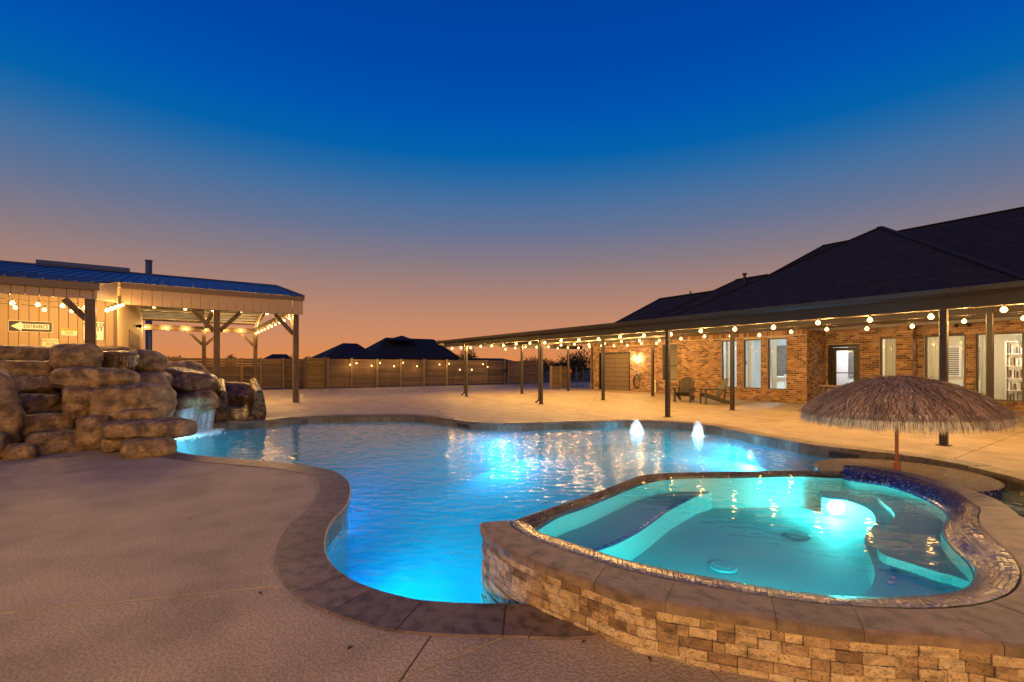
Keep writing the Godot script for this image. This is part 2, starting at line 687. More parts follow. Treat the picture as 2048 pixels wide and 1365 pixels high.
	tri_tex(m, strata, 0.42, rough, 4.0)
	# thatch, foliage
	m = mat("thatch", 1, 1, 1, 0.8)
	m.vertex_color_use_as_albedo = true
	m.backlight_enabled = true
	m.backlight = Color(0.25, 0.22, 0.18)
	m = mat("thatch_base", 0.10, 0.06, 0.04, 0.9)
	m = mat("leaf", 1, 1, 1, 0.7)
	m.vertex_color_use_as_albedo = true
	mat("bark", 0.05, 0.035, 0.025, 0.9)
	mat("far_roof", 0.009, 0.008, 0.008, 0.9)
	mat("far_wall", 0.07, 0.055, 0.045, 0.9)
	mat("cable", 0.01, 0.01, 0.01, 0.6)
	mat("pvc", 0.62, 0.58, 0.5, 0.5)
	mat("red_tag", 0.6, 0.05, 0.03, 0.5)
	mat("rubber", 0.02, 0.022, 0.02, 0.6)
	glow("bulb_glass", Color(1.0, 0.74, 0.40), 9.0)
	glow("sconce_glass", Color(1.0, 0.86, 0.62), 10.0)
	glow("pool_lens", Color(0.5, 0.9, 1.0), 3.0)
	glow("spa_lens", Color(0.75, 1.0, 0.97), 3.0)
	glow("room_lamp_glass", Color(0.95, 0.98, 1.0), 5.0)

func lay_outlines() -> void:
	var inner := [[1010.8, 1215], [930.8, 1213.8], [853.8, 1209], [807.7, 1201.5], [746, 1184.6], [697, 1164.6], [660, 1137], [643, 1110.8], [642, 1090], [646, 1064.6], [660, 1040], [681.5, 1018.5], [692, 1000], [694.5, 975.4], [684.6, 957], [660, 943], [623, 935.4],
		[577, 929], [505, 923], [440.6, 917], [388, 912], [349.8, 905], [318, 892], [316, 874], [350, 858], [420, 849], [480, 844.5], [531.5, 841], [563.7, 837], [622, 833.3], [681, 831.9], [739.5, 831.3], [798, 830.4], [856.7, 832.7], [900, 838.5], [937, 843.8], [992.8, 846.8], [1048.4, 846.8],
		[1122.6, 843.8], [1196.8, 842.3], [1256, 841], [1326.7, 843], [1401, 848.6], [1456.6, 858], [1512, 870], [1568, 879], [1600, 886], [1666, 895], [1732, 902.7], [1797.8, 909.3], [1863.8, 919], [1929.7, 931], [1995.7, 946.6], [2048, 959.8], [2130, 985], [2185, 1012], [2170, 1038], [2110, 1042], [2045, 1034], [1975, 1048]]
	var p := levels(inner)
	p.append(on_level(1800, 1090))
	p.append(on_level(1400, 1150))
	p.append(on_level(1210, 1206))
	p.append(on_level(1140, 1217))
	p.append(on_level(1075, 1217))
	pool = even(smooth(p, 6, true), 0.06, true)
	var o := Geometry2D.offset_polygon(pool, 0.30, Geometry2D.JOIN_ROUND)
	pool_outer = o[0]
	for q in o:
		if absf(area_of(q)) > absf(area_of(pool_outer)):
			pool_outer = q

# ================================================================ ground, deck
func build_ground() -> void:
	# spa outline is needed before the deck is cut
	spa_lines()
	var area := PackedVector2Array([Vector2(-16, 6), Vector2(34, 6), Vector2(34, -31.2), Vector2(-16, -31.2)])
	# control joints, each through two points
	var joints := [
		[on_level(860, 1275), on_level(800, 1362)], [on_level(0, 1228), on_level(560, 1172)], [on_level(1960, 898), on_level(2048, 863)], [on_level(1426, 1346), on_level(1446, 1365)],
		[on_level(615.6, 792), on_level(725, 817.7)], [Vector2(10.3, 0), Vector2(10.3, -10)], [Vector2(0, -13.4), Vector2(1, -13.4)], [Vector2(0, -19.4), Vector2(1, -19.4)], [Vector2(0, -8.0), Vector2(1, -8.0)], [Vector2(14.0, 0), Vector2(14.0, 1)], [Vector2(4.6, -22), Vector2(4.6, -21)],
	]
	var polys: Array[PackedVector2Array] = [area]
	for j in joints:
		var d: Vector2 = (j[1] - j[0]).normalized()
		var s := Vector2(-d.y, d.x) * 0.005
		var a: Vector2 = j[0] - d * 120.0
		var b: Vector2 = j[0] + d * 120.0
		var strip := PackedVector2Array([a - s, b - s, b + s, a + s])
		var next: Array[PackedVector2Array] = []
		for q in polys:
			next.append_array(Geometry2D.clip_polygons(q, strip))
		polys = next
	var cut: Array[PackedVector2Array] = []
	var base := MB.new()
	for q in polys:
		for r in Geometry2D.clip_polygons(q, pool_outer):
			for s in Geometry2D.clip_polygons(r, spa_outer):
				if not Geometry2D.is_polygon_clockwise(s) and absf(area_of(s)) > 0.02:
					cut.append(s)
	var deck := thing("pool_deck", "", "", Vector3(0, 0, -10))
	deck.set_meta("kind", "structure")
	for q in cut:
		var mb := MB.new()
		mb.prism(q, -0.1, 0.0, Color.WHITE, false)
		obj("slab", mb, M.deck_concrete, deck)
	# soil under the joints and the land all round, with the pool left open
	var mb2 := MB.new()
	var y := -0.04
	var hole := Geometry2D.offset_polygon(pool_outer, -0.06)[0]
	var half := [PackedVector2Array([Vector2(-16, 6), Vector2(5, 6), Vector2(5, -31.2), Vector2(-16, -31.2)]), PackedVector2Array([Vector2(5, 6), Vector2(34, 6), Vector2(34, -31.2), Vector2(5, -31.2)])]
	for q in half:
		for r in Geometry2D.clip_polygons(q, hole):
			for s in Geometry2D.clip_polygons(r, spa_outer):
				if not Geometry2D.is_polygon_clockwise(s):
					mb2.prism(s, y - 0.01, y, Color.WHITE, false)
	obj("soil", mb2, M.sub_base).set_meta("kind", "structure")
	var land := MB.new()
	var far := 1500.0
	for r in [[-far, -far, far, -31.2], [-far, 6.0, far, far], [-far, -31.2, -16.0, 6.0], [34.0, -31.2, far, 6.0]]:
		land.quad(Vector3(r[0], -0.03, r[3]), Vector3(r[2], -0.03, r[3]), Vector3(r[2], -0.03, r[1]), Vector3(r[0], -0.03, r[1]))
	obj("ground", land, M.field).set_meta("kind", "structure")

# ================================================================ pool
func stone_tone() -> Color:
	var t: float = [0.8, 0.9, 1.0, 1.08, 0.72][rng.randi() % 5]
	return Color(0.235 * t, 0.165 * t, 0.125 * t).lerp(Color(0.20 * t, 0.16 * t, 0.13 * t), rng.randf() * 0.6)

func pool_floor(x: float, z: float) -> float:
	# the deep end lies to the left of the spa, the far right is a shallow shelf
	var d := Vector2(x, z)
	var shelf := smoothstep(3.4, 6.6, x + z * 0.10)
	return lerpf(-1.75, -0.62, shelf) - 0.25 * smoothstep(1.0, -2.0, d.x)

func build_pool() -> void:
	var outward := 1.0 if area_of(pool) > 0 else -1.0
	var n := pool.size()
	# coping stones
	var cop := thing("pool_coping", "brown travertine slabs edging the free-form swimming pool", "coping", v3(pool[n / 3], 0))
	var k := 0
	var bed := MB.new()
	while k < n:
		var span := rng.randi_range(5, 8)
		var last := mini(k + span, n)
		if n - last < 4:
			last = n
		var mid := pool[(k + last) / 2 % n]
		var off := mid - side_of(pool, (k + last) / 2 % n, true) * outward * 0.29
		if Geometry2D.is_point_in_polygon(mid, spa_outer) and Geometry2D.is_point_in_polygon(off, spa_outer):
			k = last
			continue
		var col := stone_tone()
		var lift := rng.randf_range(0.0, 0.003)
		var mb := MB.new()
		var a := []
		var b := []
		for j in range(k, last + 1):
			var s := side_of(pool, j % n, true) * -outward
			var d := (pool[(j + 1) % n] - pool[(j - 1 + n) % n]).normalized()
			var q := pool[j % n] + (d * 0.004 if j == k else -d * 0.004 if j == last else Vector2.ZERO)
			a.append(q - s * 0.03)
			b.append(q + s * 0.298)
		ring_slab(mb, a, b, -0.05, 0.006 + lift, 0.008, col)
		var ga := []
		var gb := []
		for j in range(k, last + 1):
			var s := side_of(pool, j % n, true) * -outward
			ga.append(pool[j % n] - s * 0.022)
			gb.append(pool[j % n] + s * 0.292)
		ring_slab(bed, ga, gb, -0.045, 0.001, 0.004, Color.WHITE)
		obj("coping_stone", mb, M.coping_stone, cop)
		k = last
	obj("coping_grout", bed, M.grout, cop)
	# basin
	var basin := thing("pool_basin", "", "", v3(pool[n / 3], -1.0))
	basin.set_meta("kind", "structure")
	var wl := MB.new()
	var deep_spa: PackedVector2Array = Geometry2D.offset_polygon(spa_outer, -0.05)[0]
	for j in n:
		var a := pool[j]
		var b := pool[(j + 1) % n]
		if Geometry2D.is_point_in_polygon((a + b) / 2, deep_spa):
			continue
		if outward > 0:
			wl.quad(v3(a, -2.4), v3(b, -2.4), v3(b, -0.045), v3(a, -0.045))
		else:
			wl.quad(v3(b, -2.4), v3(a, -2.4), v3(a, -0.045), v3(b, -0.045))
	obj("wall", wl, M.plaster, basin)
	var fl := MB.new()
	var lo := pool[0]
	var hi := pool[0]
	for p in pool:
		lo = lo.min(p)
		hi = hi.max(p)
	var rows := []
	for r in 41:
		var row := PackedVector3Array()
		for c in 61:
			var x := lerpf(lo.x - 0.3, hi.x + 0.3, c / 60.0)
			var z := lerpf(hi.y + 0.3, lo.y - 0.3, r / 40.0)
			row.append(Vector3(x, pool_floor(x, z), z))
		rows.append(row)
	fl.sheet(rows)
	obj("floor", fl, M.plaster, basin)
	# waterline tiles
	var tiles := []
	k = 0
	while k + 3 <= n:
		var a := pool[k]
		var b := pool[(k + 3) % n]
		var s := side_of(pool, (k + 1) % n, true) * -outward
		var m := (a + b) / 2
		var d := (b - a).normalized()
		if not Geometry2D.is_point_in_polygon(m, spa_outer):
			var t: float = [0.7, 0.85, 1.0, 1.1][rng.randi() % 4]
			tiles.append([Transform3D(Basis(v3(d, 0), Vector3.UP, v3(d, 0).cross(Vector3.UP)), v3(m - s * 0.002, -0.125)), Vector3(a.distance_to(b) - 0.006, 0.148, 0.014), Color(0.16 * t, 0.13 * t, 0.095 * t)])
		k += 3
	pieces("tile", tiles, M.pool_tile, basin, 0.002, 300)
	# skimmer mouths in the far wall
	for q in [[1682, 898], [926, 842.5]]:
		var p := on_level(q[0], q[1], 0)
		var best := 0
		for j in n:
			if pool[j].distance_squared_to(p) < pool[best].distance_squared_to(p):
				best = j
		var s := side_of(pool, best, true) * -outward
		var d := Vector2(-s.y, s.x)
		var sk := MB.new()
		sk.box(Transform3D(Basis(v3(d, 0), Vector3.UP, v3(d, 0).cross(Vector3.UP)), v3(pool[best] - s * 0.006, -0.115)), Vector3(0.42, 0.09, 0.03))
		obj("skimmer_mouth", sk, M.sign_black, basin)
	# water with small waves
	var wide: PackedVector2Array = Geometry2D.offset_polygon(pool, 0.06)[0]
	var shut: PackedVector2Array = Geometry2D.offset_polygon(spa_outer, -0.12)[0]
	obj("pool_water", water_sheet(wide, shut, WATER, 0.05, 1.0), M.water).set_meta("kind", "structure")
	# fine cloudiness of the lit water
	var haze := FogVolume.new()
	haze.name = "water_cloudiness"
	haze.shape = RenderingServer.FOG_VOLUME_SHAPE_BOX
	var low := -2.1
	haze.size = Vector3(hi.x - lo.x + 0.2, WATER - 0.015 - low, hi.y - lo.y + 0.2)
	add_child(haze)
	haze.position = Vector3((lo.x + hi.x) / 2, (WATER - 0.015 + low) / 2, (lo.y + hi.y) / 2)
	var fm := FogMaterial.new()
	fm.density = 0.25
	fm.albedo = lin(0.06, 0.80, 0.90)
	haze.material = fm
	haze.set_meta("kind", "stuff")
	# lights set in the walls below the water
	pool_light("pool_light", 1000, 848, 0.36, "round underwater light glowing in far wall of deep end", 20.0, Color(0.03, 0.78, 1.0))
	pool_light("pool_light", 1500, 868, 0.30, "round underwater light glowing in wall beyond the bubblers", 24.0, Color(0.30, 0.82, 1.0))
	pool_light("pool_light", 655, 1127, 0.50, "round underwater light in wall below the curved foreground coping", 23.0, Color(0.01, 0.78, 0.97))
	pool_light("pool_light", 640, 936, 0.5, "round underwater light in wall below coping beside the brown boulders", 8.0, Color(0.01, 0.58, 1.0))
	pool_light("pool_light", 345, 868, 0.25, "round underwater light behind the falling sheet of water", 3.5, Color(0.55, 0.88, 1.0), true)
	bubbler(1273, 868, 0.35, 0.13, "taller white bubbler jet with spray foaming up from the shelf")
	bubbler(1396, 873, 0.36, 0.105, "smooth narrow white bubbler jet rising from the shelf")
	# round wet plinth in the water that carries the thatched parasol
	var at := on_level(1800, 946, -0.05)
	var isl := thing("pool_island", "round low island with dark mosaic side and wet top behind the spa", "island", v3(at, -0.7))
	var top := PackedVector2Array()
	for j in 48:
		top.append(at + Vector2(cos(TAU * j / 48), sin(TAU * j / 48)) * 0.93)
	var mb := MB.new()
	mb.prism(top, -1.0, -0.05)
	obj("core", mb, M.grout, isl)
	var wet := MB.new()
	var rr := []
	var wv := FastNoiseLite.new()
	wv.frequency = 1.0
	wv.fractal_octaves = 2
	for ri in 46:
		var r := ri / 45.0 * 0.955
		var row := PackedVector3Array()
		for j in 220:
			var a := -TAU * j / 220
			var q := at + Vector2(cos(a), sin(a)) * r
			row.append(Vector3(q.x, -0.042 - (0.006 if r > 0.945 else 0.0) + 0.004 * wv.get_noise_2d(q.x * 14.0, q.y * 14.0), q.y))
		rr.append(row)
	rr.reverse()
	wet.sheet(rr, Color.WHITE, true)
	obj("top", wet, M.wet_top, isl)
	var mos := MB.new()
	for r in 5:
		for j in 210:
			var a := TAU * (j + 0.5) / 210
			var u := Vector3(-sin(a), 0, cos(a))
			var o := Vector3(cos(a), 0, sin(a))
			mos.box(Transform3D(Basis(u, Vector3.UP, u.cross(Vector3.UP)), v3(at, -0.066 - r * 0.028) + o * 0.936), Vector3(0.0255, 0.0255, 0.012), mosaic_tone())
	obj("mosaic_tiles", mos, M.mosaic, isl, true, "stuff")

func pool_light(called: String, px: float, py: float, down: float, label: String, energy: float, col: Color, wide := false) -> void:
	# nearest point of the wall to where the glow shows
	var p := on_level(px, py, 0)
	var best := 0
	for k in pool.size():
		if pool[k].distance_squared_to(p) < pool[best].distance_squared_to(p):
			best = k
	var inw := side_of(pool, best, true) * (1.0 if area_of(pool) > 0 else -1.0)
	var at := v3(pool[best], WATER - down)
	var t := thing(called, label, "pool light", at, 0.0, "underwater pool lights")
	var nn := v3(inw, 0)
	var u := Vector3.UP.cross(nn).normalized()
	var b := Transform3D(Basis(u, nn, u.cross(nn)), at)
	var mb := MB.new()
	mb.lathe([[0.13, 0.0], [0.13, 0.018], [0.10, 0.03]], 20, b)
	obj("ring", mb, M.white_paint, t)
	mb = MB.new()
	mb.lathe([[0.10, 0.012], [0.10, 0.03], [0.07, 0.05], [0.03, 0.058], [0.0, 0.06]], 20, b)
	var lens := obj("lamp_lens", mb, M.pool_lens, t)
	if wide:
		lamp(lens, at + nn * 0.045, col, energy, 0.08)
	else:
		spot(lens, at + nn * 0.045, nn + Vector3(0, -0.9, 0), col, energy, 0.08, 84.0)

func bubbler(px: float, py: float, h: float, w: float, label: String) -> void:
	var p := on_level(px, py, WATER)
	var t := thing("bubbler", label, "fountain jet", v3(p, WATER - 0.3), 0.0, "bubblers on the shallow shelf")
	var b := Transform3D(Basis(), v3(p, WATER))
	for sc in [0.35, 0.5, 0.65, 0.8, 0.95, 1.1]:
		var mb := MB.new()
		var rows := []
		var f := FastNoiseLite.new()
		f.frequency = 9.0
		f.seed = int(sc * 100)
		for r in 12:
			var s := sin(r / 11.0 * PI / 2)
			var row := PackedVector3Array()
			for j in 18:
				var a := -TAU * j / 18
				var rad: float = w * sc * pow(maxf(0.0, 1.0 - s * s), 0.5)
				var y: float = h * s * (1.08 - 0.16 * sc)
				rad *= 1.0 + 0.5 * f.get_noise_3d(cos(a) * 0.2 + px, y * 1.5, sin(a) * 0.2)
				row.append(b * Vector3(cos(a) * rad, y - 0.02, sin(a) * rad))
			rows.append(row)
		mb.sheet(rows, Color.WHITE, true)
		obj("foam", mb, M.foam, t)
	var drops := MB.new()
	for k in 260:
		var a := rng.randf() * TAU
		var r := w * rng.randf_range(0.8, 2.3)
		blob(drops, b * Vector3(cos(a) * r, rng.randf() * 0.012, sin(a) * r), rng.randf_range(0.004, 0.013) * clampf(2.2 - r / w, 0.2, 1.0))
	for k in 130:
		var a := rng.randf() * TAU
		var r := w * (0.7 + absf(rng.randfn(0, 0.55)))
		var y := h * rng.randf_range(0.0, 1.05) * clampf(1.4 - r / w * 0.45, 0.1, 1.0)
		blob(drops, b * Vector3(cos(a) * r, y, sin(a) * r), rng.randf_range(0.003, 0.008))
	obj("spray", drops, M.foam, t, true, "stuff")
	var mb2 := MB.new()
	mb2.lathe([[0.025, -0.30], [0.025, -0.06], [0.02, -0.05], [0.0, -0.05]], 12, b)
	obj("nozzle", mb2, M.sign_grey, t)
	mb2 = MB.new()
	mb2.lathe([[0.03, -0.07], [0.03, -0.05], [0.0, -0.045]], 12, b)
	var nz := obj("lamp_lens", mb2, M.pool_lens, t)
	lamp(nz, v3(p, WATER - 0.06), Color(0.9, 0.96, 1.0), 0.4, 0.04)

func blob(mb: MB, p: Vector3, r: float) -> void:
	var d := [Vector3(r, 0, 0), Vector3(0, 0, -r), Vector3(-r, 0, 0), Vector3(0, 0, r)]
	for k in 4:
		mb.tri(p + d[k], p + d[(k + 1) % 4], p + Vector3(0, r, 0))
		mb.tri(p + d[(k + 1) % 4], p + d[k], p - Vector3(0, r, 0))

func water_sheet(poly: PackedVector2Array, hole: PackedVector2Array, level: float, step: float, strength: float) -> MB:
	var f := FastNoiseLite.new()
	f.seed = 5
	f.frequency = 1.0
	f.fractal_octaves = 2
	var lo := poly[0]
	var hi := poly[0]
	for p in poly:
		lo = lo.min(p)
		hi = hi.max(p)
	var nx := int((hi.x - lo.x) / step) + 2
	var nz := int((hi.y - lo.y) / step) + 2
	var hgt := PackedFloat32Array()
	hgt.resize((nx + 1) * (nz + 1))
	for j in nz + 1:
		for k in nx + 1:
			var x := lo.x + k * step
			var z := lo.y + j * step
			# long low swell and a fine chop, slightly drawn out along the breeze
			hgt[j * (nx + 1) + k] = strength * (0.0030 * f.get_noise_2d(x * 1.8, z * 2.4) + 0.0050 * f.get_noise_2d(x * 5.5 + 40, z * 7.5) + 0.0042 * f.get_noise_2d(x * 11.0, z * 14.0 + 80))
	var mb := MB.new()
	var ids := {}
	for j in nz:
		for k in nx:
			var c := Vector2(lo.x + (k + 0.5) * step, lo.y + (j + 0.5) * step)
			if not Geometry2D.is_point_in_polygon(c, poly) or (hole.size() and Geometry2D.is_point_in_polygon(c, hole)):
				continue
			var q := []
			for o in [[0, 0], [1, 0], [1, 1], [0, 1]]:
				var a: int = k + o[0]
				var b: int = j + o[1]
				var key := b * (nx + 1) + a
				if not ids.has(key):
					var dx := (hgt[b * (nx + 1) + mini(a + 1, nx)] - hgt[b * (nx + 1) + maxi(a - 1, 0)]) / (2 * step)
					var dz := (hgt[mini(b + 1, nz) * (nx + 1) + a] - hgt[maxi(b - 1, 0) * (nx + 1) + a]) / (2 * step)
					ids[key] = mb.vert(Vector3(lo.x + a * step, level + hgt[key], lo.y + b * step), Vector3(-dx, 1, -dz).normalized(), Color.WHITE)
				q.append(ids[key])
			mb.i.append_array([q[0], q[1], q[2], q[0], q[2], q[3]])
	return mb

# slab between two lines of points (a inner, b outer) with small chamfers on the long edges
func ring_slab(mb: MB, a: Array, b: Array, y0: float, y1: float, ch: float, col: Color) -> void:
	var prof := [[0.0, y0], [0.0, y1 - ch], [ch, y1], [1.0, y1], [1.0, y1 - ch], [1.0, y0]]
	var lines := []
	for p in prof.size():
		var row := PackedVector3Array()
		for k in a.size():
			var d: Vector2 = (b[k] - a[k])
			var l := d.length()
			var q: Vector2 = a[k]
			match p:
				2: q = a[k] + d * (ch / l)
				3: q = b[k] - d * (ch / l)
				4, 5: q = b[k]
			row.append(v3(q, prof[p][1]))
		lines.append(row)
	# which way round?
	var u: Vector3 = lines[2][1] - lines[2][0]
	var w: Vector3 = lines[3][0] - lines[2][0]
	var flip := u.cross(w).y < 0
	for p in lines.size():
		var r0: PackedVector3Array = lines[p]
		var r1: PackedVector3Array = lines[(p + 1) % lines.size()]
		for k in a.size() - 1:
			if flip:
				mb.quad(r1[k], r1[k + 1], r0[k + 1], r0[k], col)
			else:
				mb.quad(r0[k], r0[k + 1], r1[k + 1], r1[k], col)
	for e in [0, a.size() - 1]:
		var c: Array = [lines[0][e], lines[1][e], lines[2][e], lines[3][e], lines[4][e], lines[5][e]]
		if (e == 0) != flip:
			c.reverse()
			mb.quad(c[0], c[1], c[4], c[5], col)
			mb.quad(c[1], c[2], c[3], c[4], col)
		else:
			mb.quad(c[0], c[1], c[4], c[5], col)
			mb.quad(c[1], c[2], c[3], c[4], col)

# ================================================================ spa
var so := PackedVector2Array()   # outer edge of the raised coping
var sc := PackedVector2Array()   # where coping meets mosaic
var sw := PackedVector2Array()   # water edge along the same stretch
var po := PackedVector2Array()   # outer edge of the spill rim
var pi := PackedVector2Array()   # its inner edge

func spa_lines() -> void:
	var o := [[959, 1046], [966, 1062], [994.7, 1084], [1030, 1106], [1104, 1136], [1172, 1159], [1240.8, 1184], [1331, 1204], [1430, 1220], [1540, 1237], [1640, 1251], [1760, 1264], [1880, 1269]]
	var c := [[1016, 1040.6], [1029, 1055], [1058.6, 1072.9], [1085, 1084], [1140, 1103], [1200, 1123], [1265, 1142], [1351.6, 1160.8], [1440, 1176], [1530, 1191], [1630, 1205], [1730, 1212], [1820, 1215.4], [1909, 1212.8], [1975, 1202], [2025, 1180], [2041, 1143.6], [2020, 1108], [1985, 1076],
		[1960, 1050], [1956, 1034], [1959, 1018], [1942, 1002.6], [1909, 982], [1857.7, 964], [1806, 948.7], [1755, 938.5], [1712, 932], [1688, 931]]
	var w := [[1068.9, 1059.7], [1071, 1064], [1085, 1071], [1102.5, 1077], [1146.5, 1091], [1205, 1111], [1263.7, 1128], [1351.6, 1147.6], [1439.5, 1163.7], [1527, 1179.8], [1615, 1193], [1703.8, 1200], [1780.8, 1200], [1857.7, 1195], [1912, 1186], [1940, 1170], [1948.7, 1148], [1936, 1122],
		[1908, 1095], [1888, 1070], [1884, 1054], [1895, 1036], [1886, 1018], [1855, 999], [1806, 979], [1768, 969], [1735, 964], [1705, 960], [1685, 954]]
	var cs := levels(c, SPA_TOP)
	var os := levels(o, SPA_TOP)
	var sgn := 1.0 if area_of(cs) > 0 else -1.0
	for k in range(os.size(), c.size()):
		os.append(cs[k] - side_of(cs, k, false) * sgn * 0.31)
	# what the picture shows of the outer edge at the back
	var back := {20: [2046, 1034], 21: [2026, 1018], 22: [1996, 999.5], 23: [1954, 983], 24: [1908, 970], 25: [1855, 955.5], 26: [1795, 940.5], 27: [1735, 932.5], 28: [1697, 929]}
	for k in back:
		os[k] = on_level(back[k][0], back[k][1], SPA_TOP)
	so = smooth(os, 8, false)
	sc = smooth(cs, 8, false)
	sw = smooth(levels(w, SPA_WATER), 8, false)
	po = smooth(levels([[1030, 1039.5], [1102.5, 1015], [1190, 986], [1263.7, 957], [1293, 949.5], [1351.6, 945.6], [1468.8, 943.2], [1600, 941.2], [1680, 942]], SPA_WATER), 8, false)
	pi = smooth(levels([[1068.9, 1059.7], [1117, 1031], [1175.8, 1010.5], [1249, 980], [1293, 964], [1351.6, 955], [1468.8, 953], [1600, 950.5], [1685, 954]], SPA_WATER), 8, false)
	spa_outer = PackedVector2Array()
	for p in so:
		spa_outer.append(p)
	for k in range(po.size() - 1, -1, -1):
		spa_outer.append(po[k])
	spa_outer = Geometry2D.offset_polygon(spa_outer, -0.03)[0]
	spa_water_edge = PackedVector2Array()
	for p in sw:
		spa_water_edge.append(p)
	for k in range(pi.size() - 2, 0, -1):
		spa_water_edge.append(pi[k])

const BENCH := 0.045      # seats and floor lie as high as they look through the water
const SEAT := 0.10
const FLOOR := -0.13

func mosaic_tone() -> Color:
	var r := rng.randf()
	if r < 0.42:
		return Color(0.012, 0.018, 0.09) * rng.randf_range(0.7, 1.5)
	if r < 0.68:
		return Color(0.03, 0.035, 0.16) * rng.randf_range(0.8, 1.3)
	if r < 0.86:
		return Color(0.16, 0.15, 0.24) * rng.randf_range(0.8, 1.2)
	return Color(0.05, 0.045, 0.06)

func build_spa() -> void:
	var spa := thing("raised_spa", "raised spa with tumbled travertine wall, stone coping and blue mosaic rim", "spa", v3(on_level(1500, 1150), 0))
	# core wall behind the veneer
	var mb := MB.new()
	mb.wall(spa_outer, -1.9, SPA_WATER)
	obj("wall_core", mb, M.grout, spa)
	# split-face veneer
	var list := []
	var line := even(so, 0.01, false)
	var flip := 1.0 if area_of(sc) > 0 else -1.0
	var course := 0.0475
	for r in 10:
		var y := 0.216 - (r + 0.5) * course
		var k := rng.randi_range(0, 6)
		while k < line.size() - 3:
			var l: int = [5, 7, 9, 10, 12, 14][rng.randi() % 6]
			var e := mini(k + l, line.size() - 1)
			var m := (line[k] + line[e]) / 2
			var d := (line[e] - line[k]).normalized()
			var s := Vector2(-d.y, d.x) * flip
			var q := m + s * 0.032
			var over_pool := Geometry2D.is_point_in_polygon(m - s * 0.1, pool)
			if y > -0.01 or over_pool:
				var t := rng.randf()
				var col := Color(0.52, 0.385, 0.235) * rng.randf_range(0.86, 1.08)
				if t < 0.10: col = Color(0.22, 0.135, 0.075) * rng.randf_range(0.8, 1.2)
				elif t < 0.40: col = Color(0.36, 0.24, 0.14) * rng.randf_range(0.85, 1.1)
				elif t < 0.55: col = Color(0.52, 0.40, 0.27)
				list.append([Transform3D(Basis(v3(d, 0), Vector3.UP, v3(d, 0).cross(Vector3.UP)).rotated(Vector3.UP, rng.randf_range(-0.03, 0.03)), v3(q - s * rng.randf_range(-0.003, 0.008), y)), Vector3(line[k].distance_to(line[e]) - 0.0015, course - 0.0015, 0.03), Color(col.r, col.g, col.b)])
			k = e
	pieces("veneer_stone", list, M.travertine, spa, 0.0025, 300)
	# coping slabs
	var n := so.size()
	var k := 0
	while k < n - 1:
		var run := 0.0
		var goal := rng.randf_range(0.30, 0.46)
		var e := k
		while e < n - 1 and run < goal:
			run += so[e].distance_to(so[e + 1])
			e += 1
		if n - 1 - e < 4:
			e = n - 1
		var a := []
		var b := []
		for j in range(k, e + 1):
			var d := (so[mini(j + 1, n - 1)] - so[maxi(j - 1, 0)]).normalized() * (0.0015 if j == k else -0.0015 if j == e else 0.0)
			a.append(sc[j] + d * 0.7)
			b.append(so[j] + d)
		var slab := MB.new()
		var tone := stone_tone()
		ring_slab(slab, a, b, SPA_TOP - 0.052, SPA_TOP + rng.randf_range(-0.001, 0.001), 0.012, Color(tone.r * 1.18, tone.g * 1.12, tone.b * 1.05))
		obj("coping_slab", slab, M.coping_stone, spa)
		k = e
	var joint := MB.new()
	var ja := []
	var jb := []
	for j in n:
		ja.append(sc[j].lerp(so[j], 0.02))
		jb.append(so[j].lerp(sc[j], 0.03))
	ring_slab(joint, ja, jb, SPA_TOP - 0.05, SPA_TOP - 0.006, 0.006, Color.WHITE)
	obj("coping_grout", joint, M.grout, spa)
	# mosaic roll from coping down into the water
	var bed := MB.new()
	var rows := []
	var nr := 13
	for r in nr + 1:
		var row := PackedVector3Array()
		for j in n:
			row.append(roll_point(j, float(r) / nr, -0.003))
		rows.append(row)
	if area_of(sc) < 0:
		rows.reverse()
	bed.sheet(rows)
	obj("mosaic_bed", bed, M.dark_grout, spa)
	var mos := MB.new()
	var near := []
	var fine_n := 0
	var length := 0.0
	for j in n - 1:
		length += sc[j].distance_to(sc[j + 1])
	fine_n = int(length / 0.026)
	# even steps along the coping line
	var pos := PackedFloat32Array()
	var acc := 0.0
	var cum := PackedFloat32Array([0.0])
	for j in n - 1:
		acc += sc[j].distance_to(sc[j + 1])
		cum.append(acc)
	var at := 0
	for q in fine_n + 1:
		var want := acc * q / fine_n
		while at < n - 2 and cum[at + 1] < want:
			at += 1
		pos.append(at + (want - cum[at]) / maxf(cum[at + 1] - cum[at], 1e-6))
	for q in fine_n:
		for r in nr:
			var j0 := pos[q] + 0.06 * (pos[q + 1] - pos[q])
			var j1 := pos[q + 1] - 0.06 * (pos[q + 1] - pos[q])
			var s0 := (r + 0.05) / nr
			var s1 := (r + 0.95) / nr
			var a := roll_between(j0, s0)
			var b := roll_between(j1, s0)
			var c := roll_between(j1, s1)
			var d := roll_between(j0, s1)
			var nn := (c - a).cross(d - b).normalized()
			var want := Vector3.UP if r < 9 else v3(sw[int(pos[q])] - sc[int(pos[q])], 0)
			if nn.dot(want) < 0:
				nn = -nn
				var t := b
				b = d
				d = t
			var j := Vector3(rng.randf_range(-1, 1), rng.randf_range(-1, 1), rng.randf_range(-1, 1)) * 0.0022
			var col := mosaic_tone()
			mos.quad(a + nn * 0.002 + j, b + nn * 0.002 - j, c + nn * 0.002 + j, d + nn * 0.002 - j, col)
	obj("mosaic_tiles", mos, M.mosaic, spa, true, "stuff")
	# wet spill rim on the pool side
	var rim := MB.new()
	var a := []
	var b := []
	for j in po.size():
		a.append(pi[j])
		b.append(po[j])
	ring_slab(rim, a, b, -0.3, SPA_WATER - 0.004, 0.01, Color.WHITE)
	# wet, uneven top of the rim
	var wave := FastNoiseLite.new()
	wave.frequency = 1.0
	wave.fractal_octaves = 2
	var wrows := []
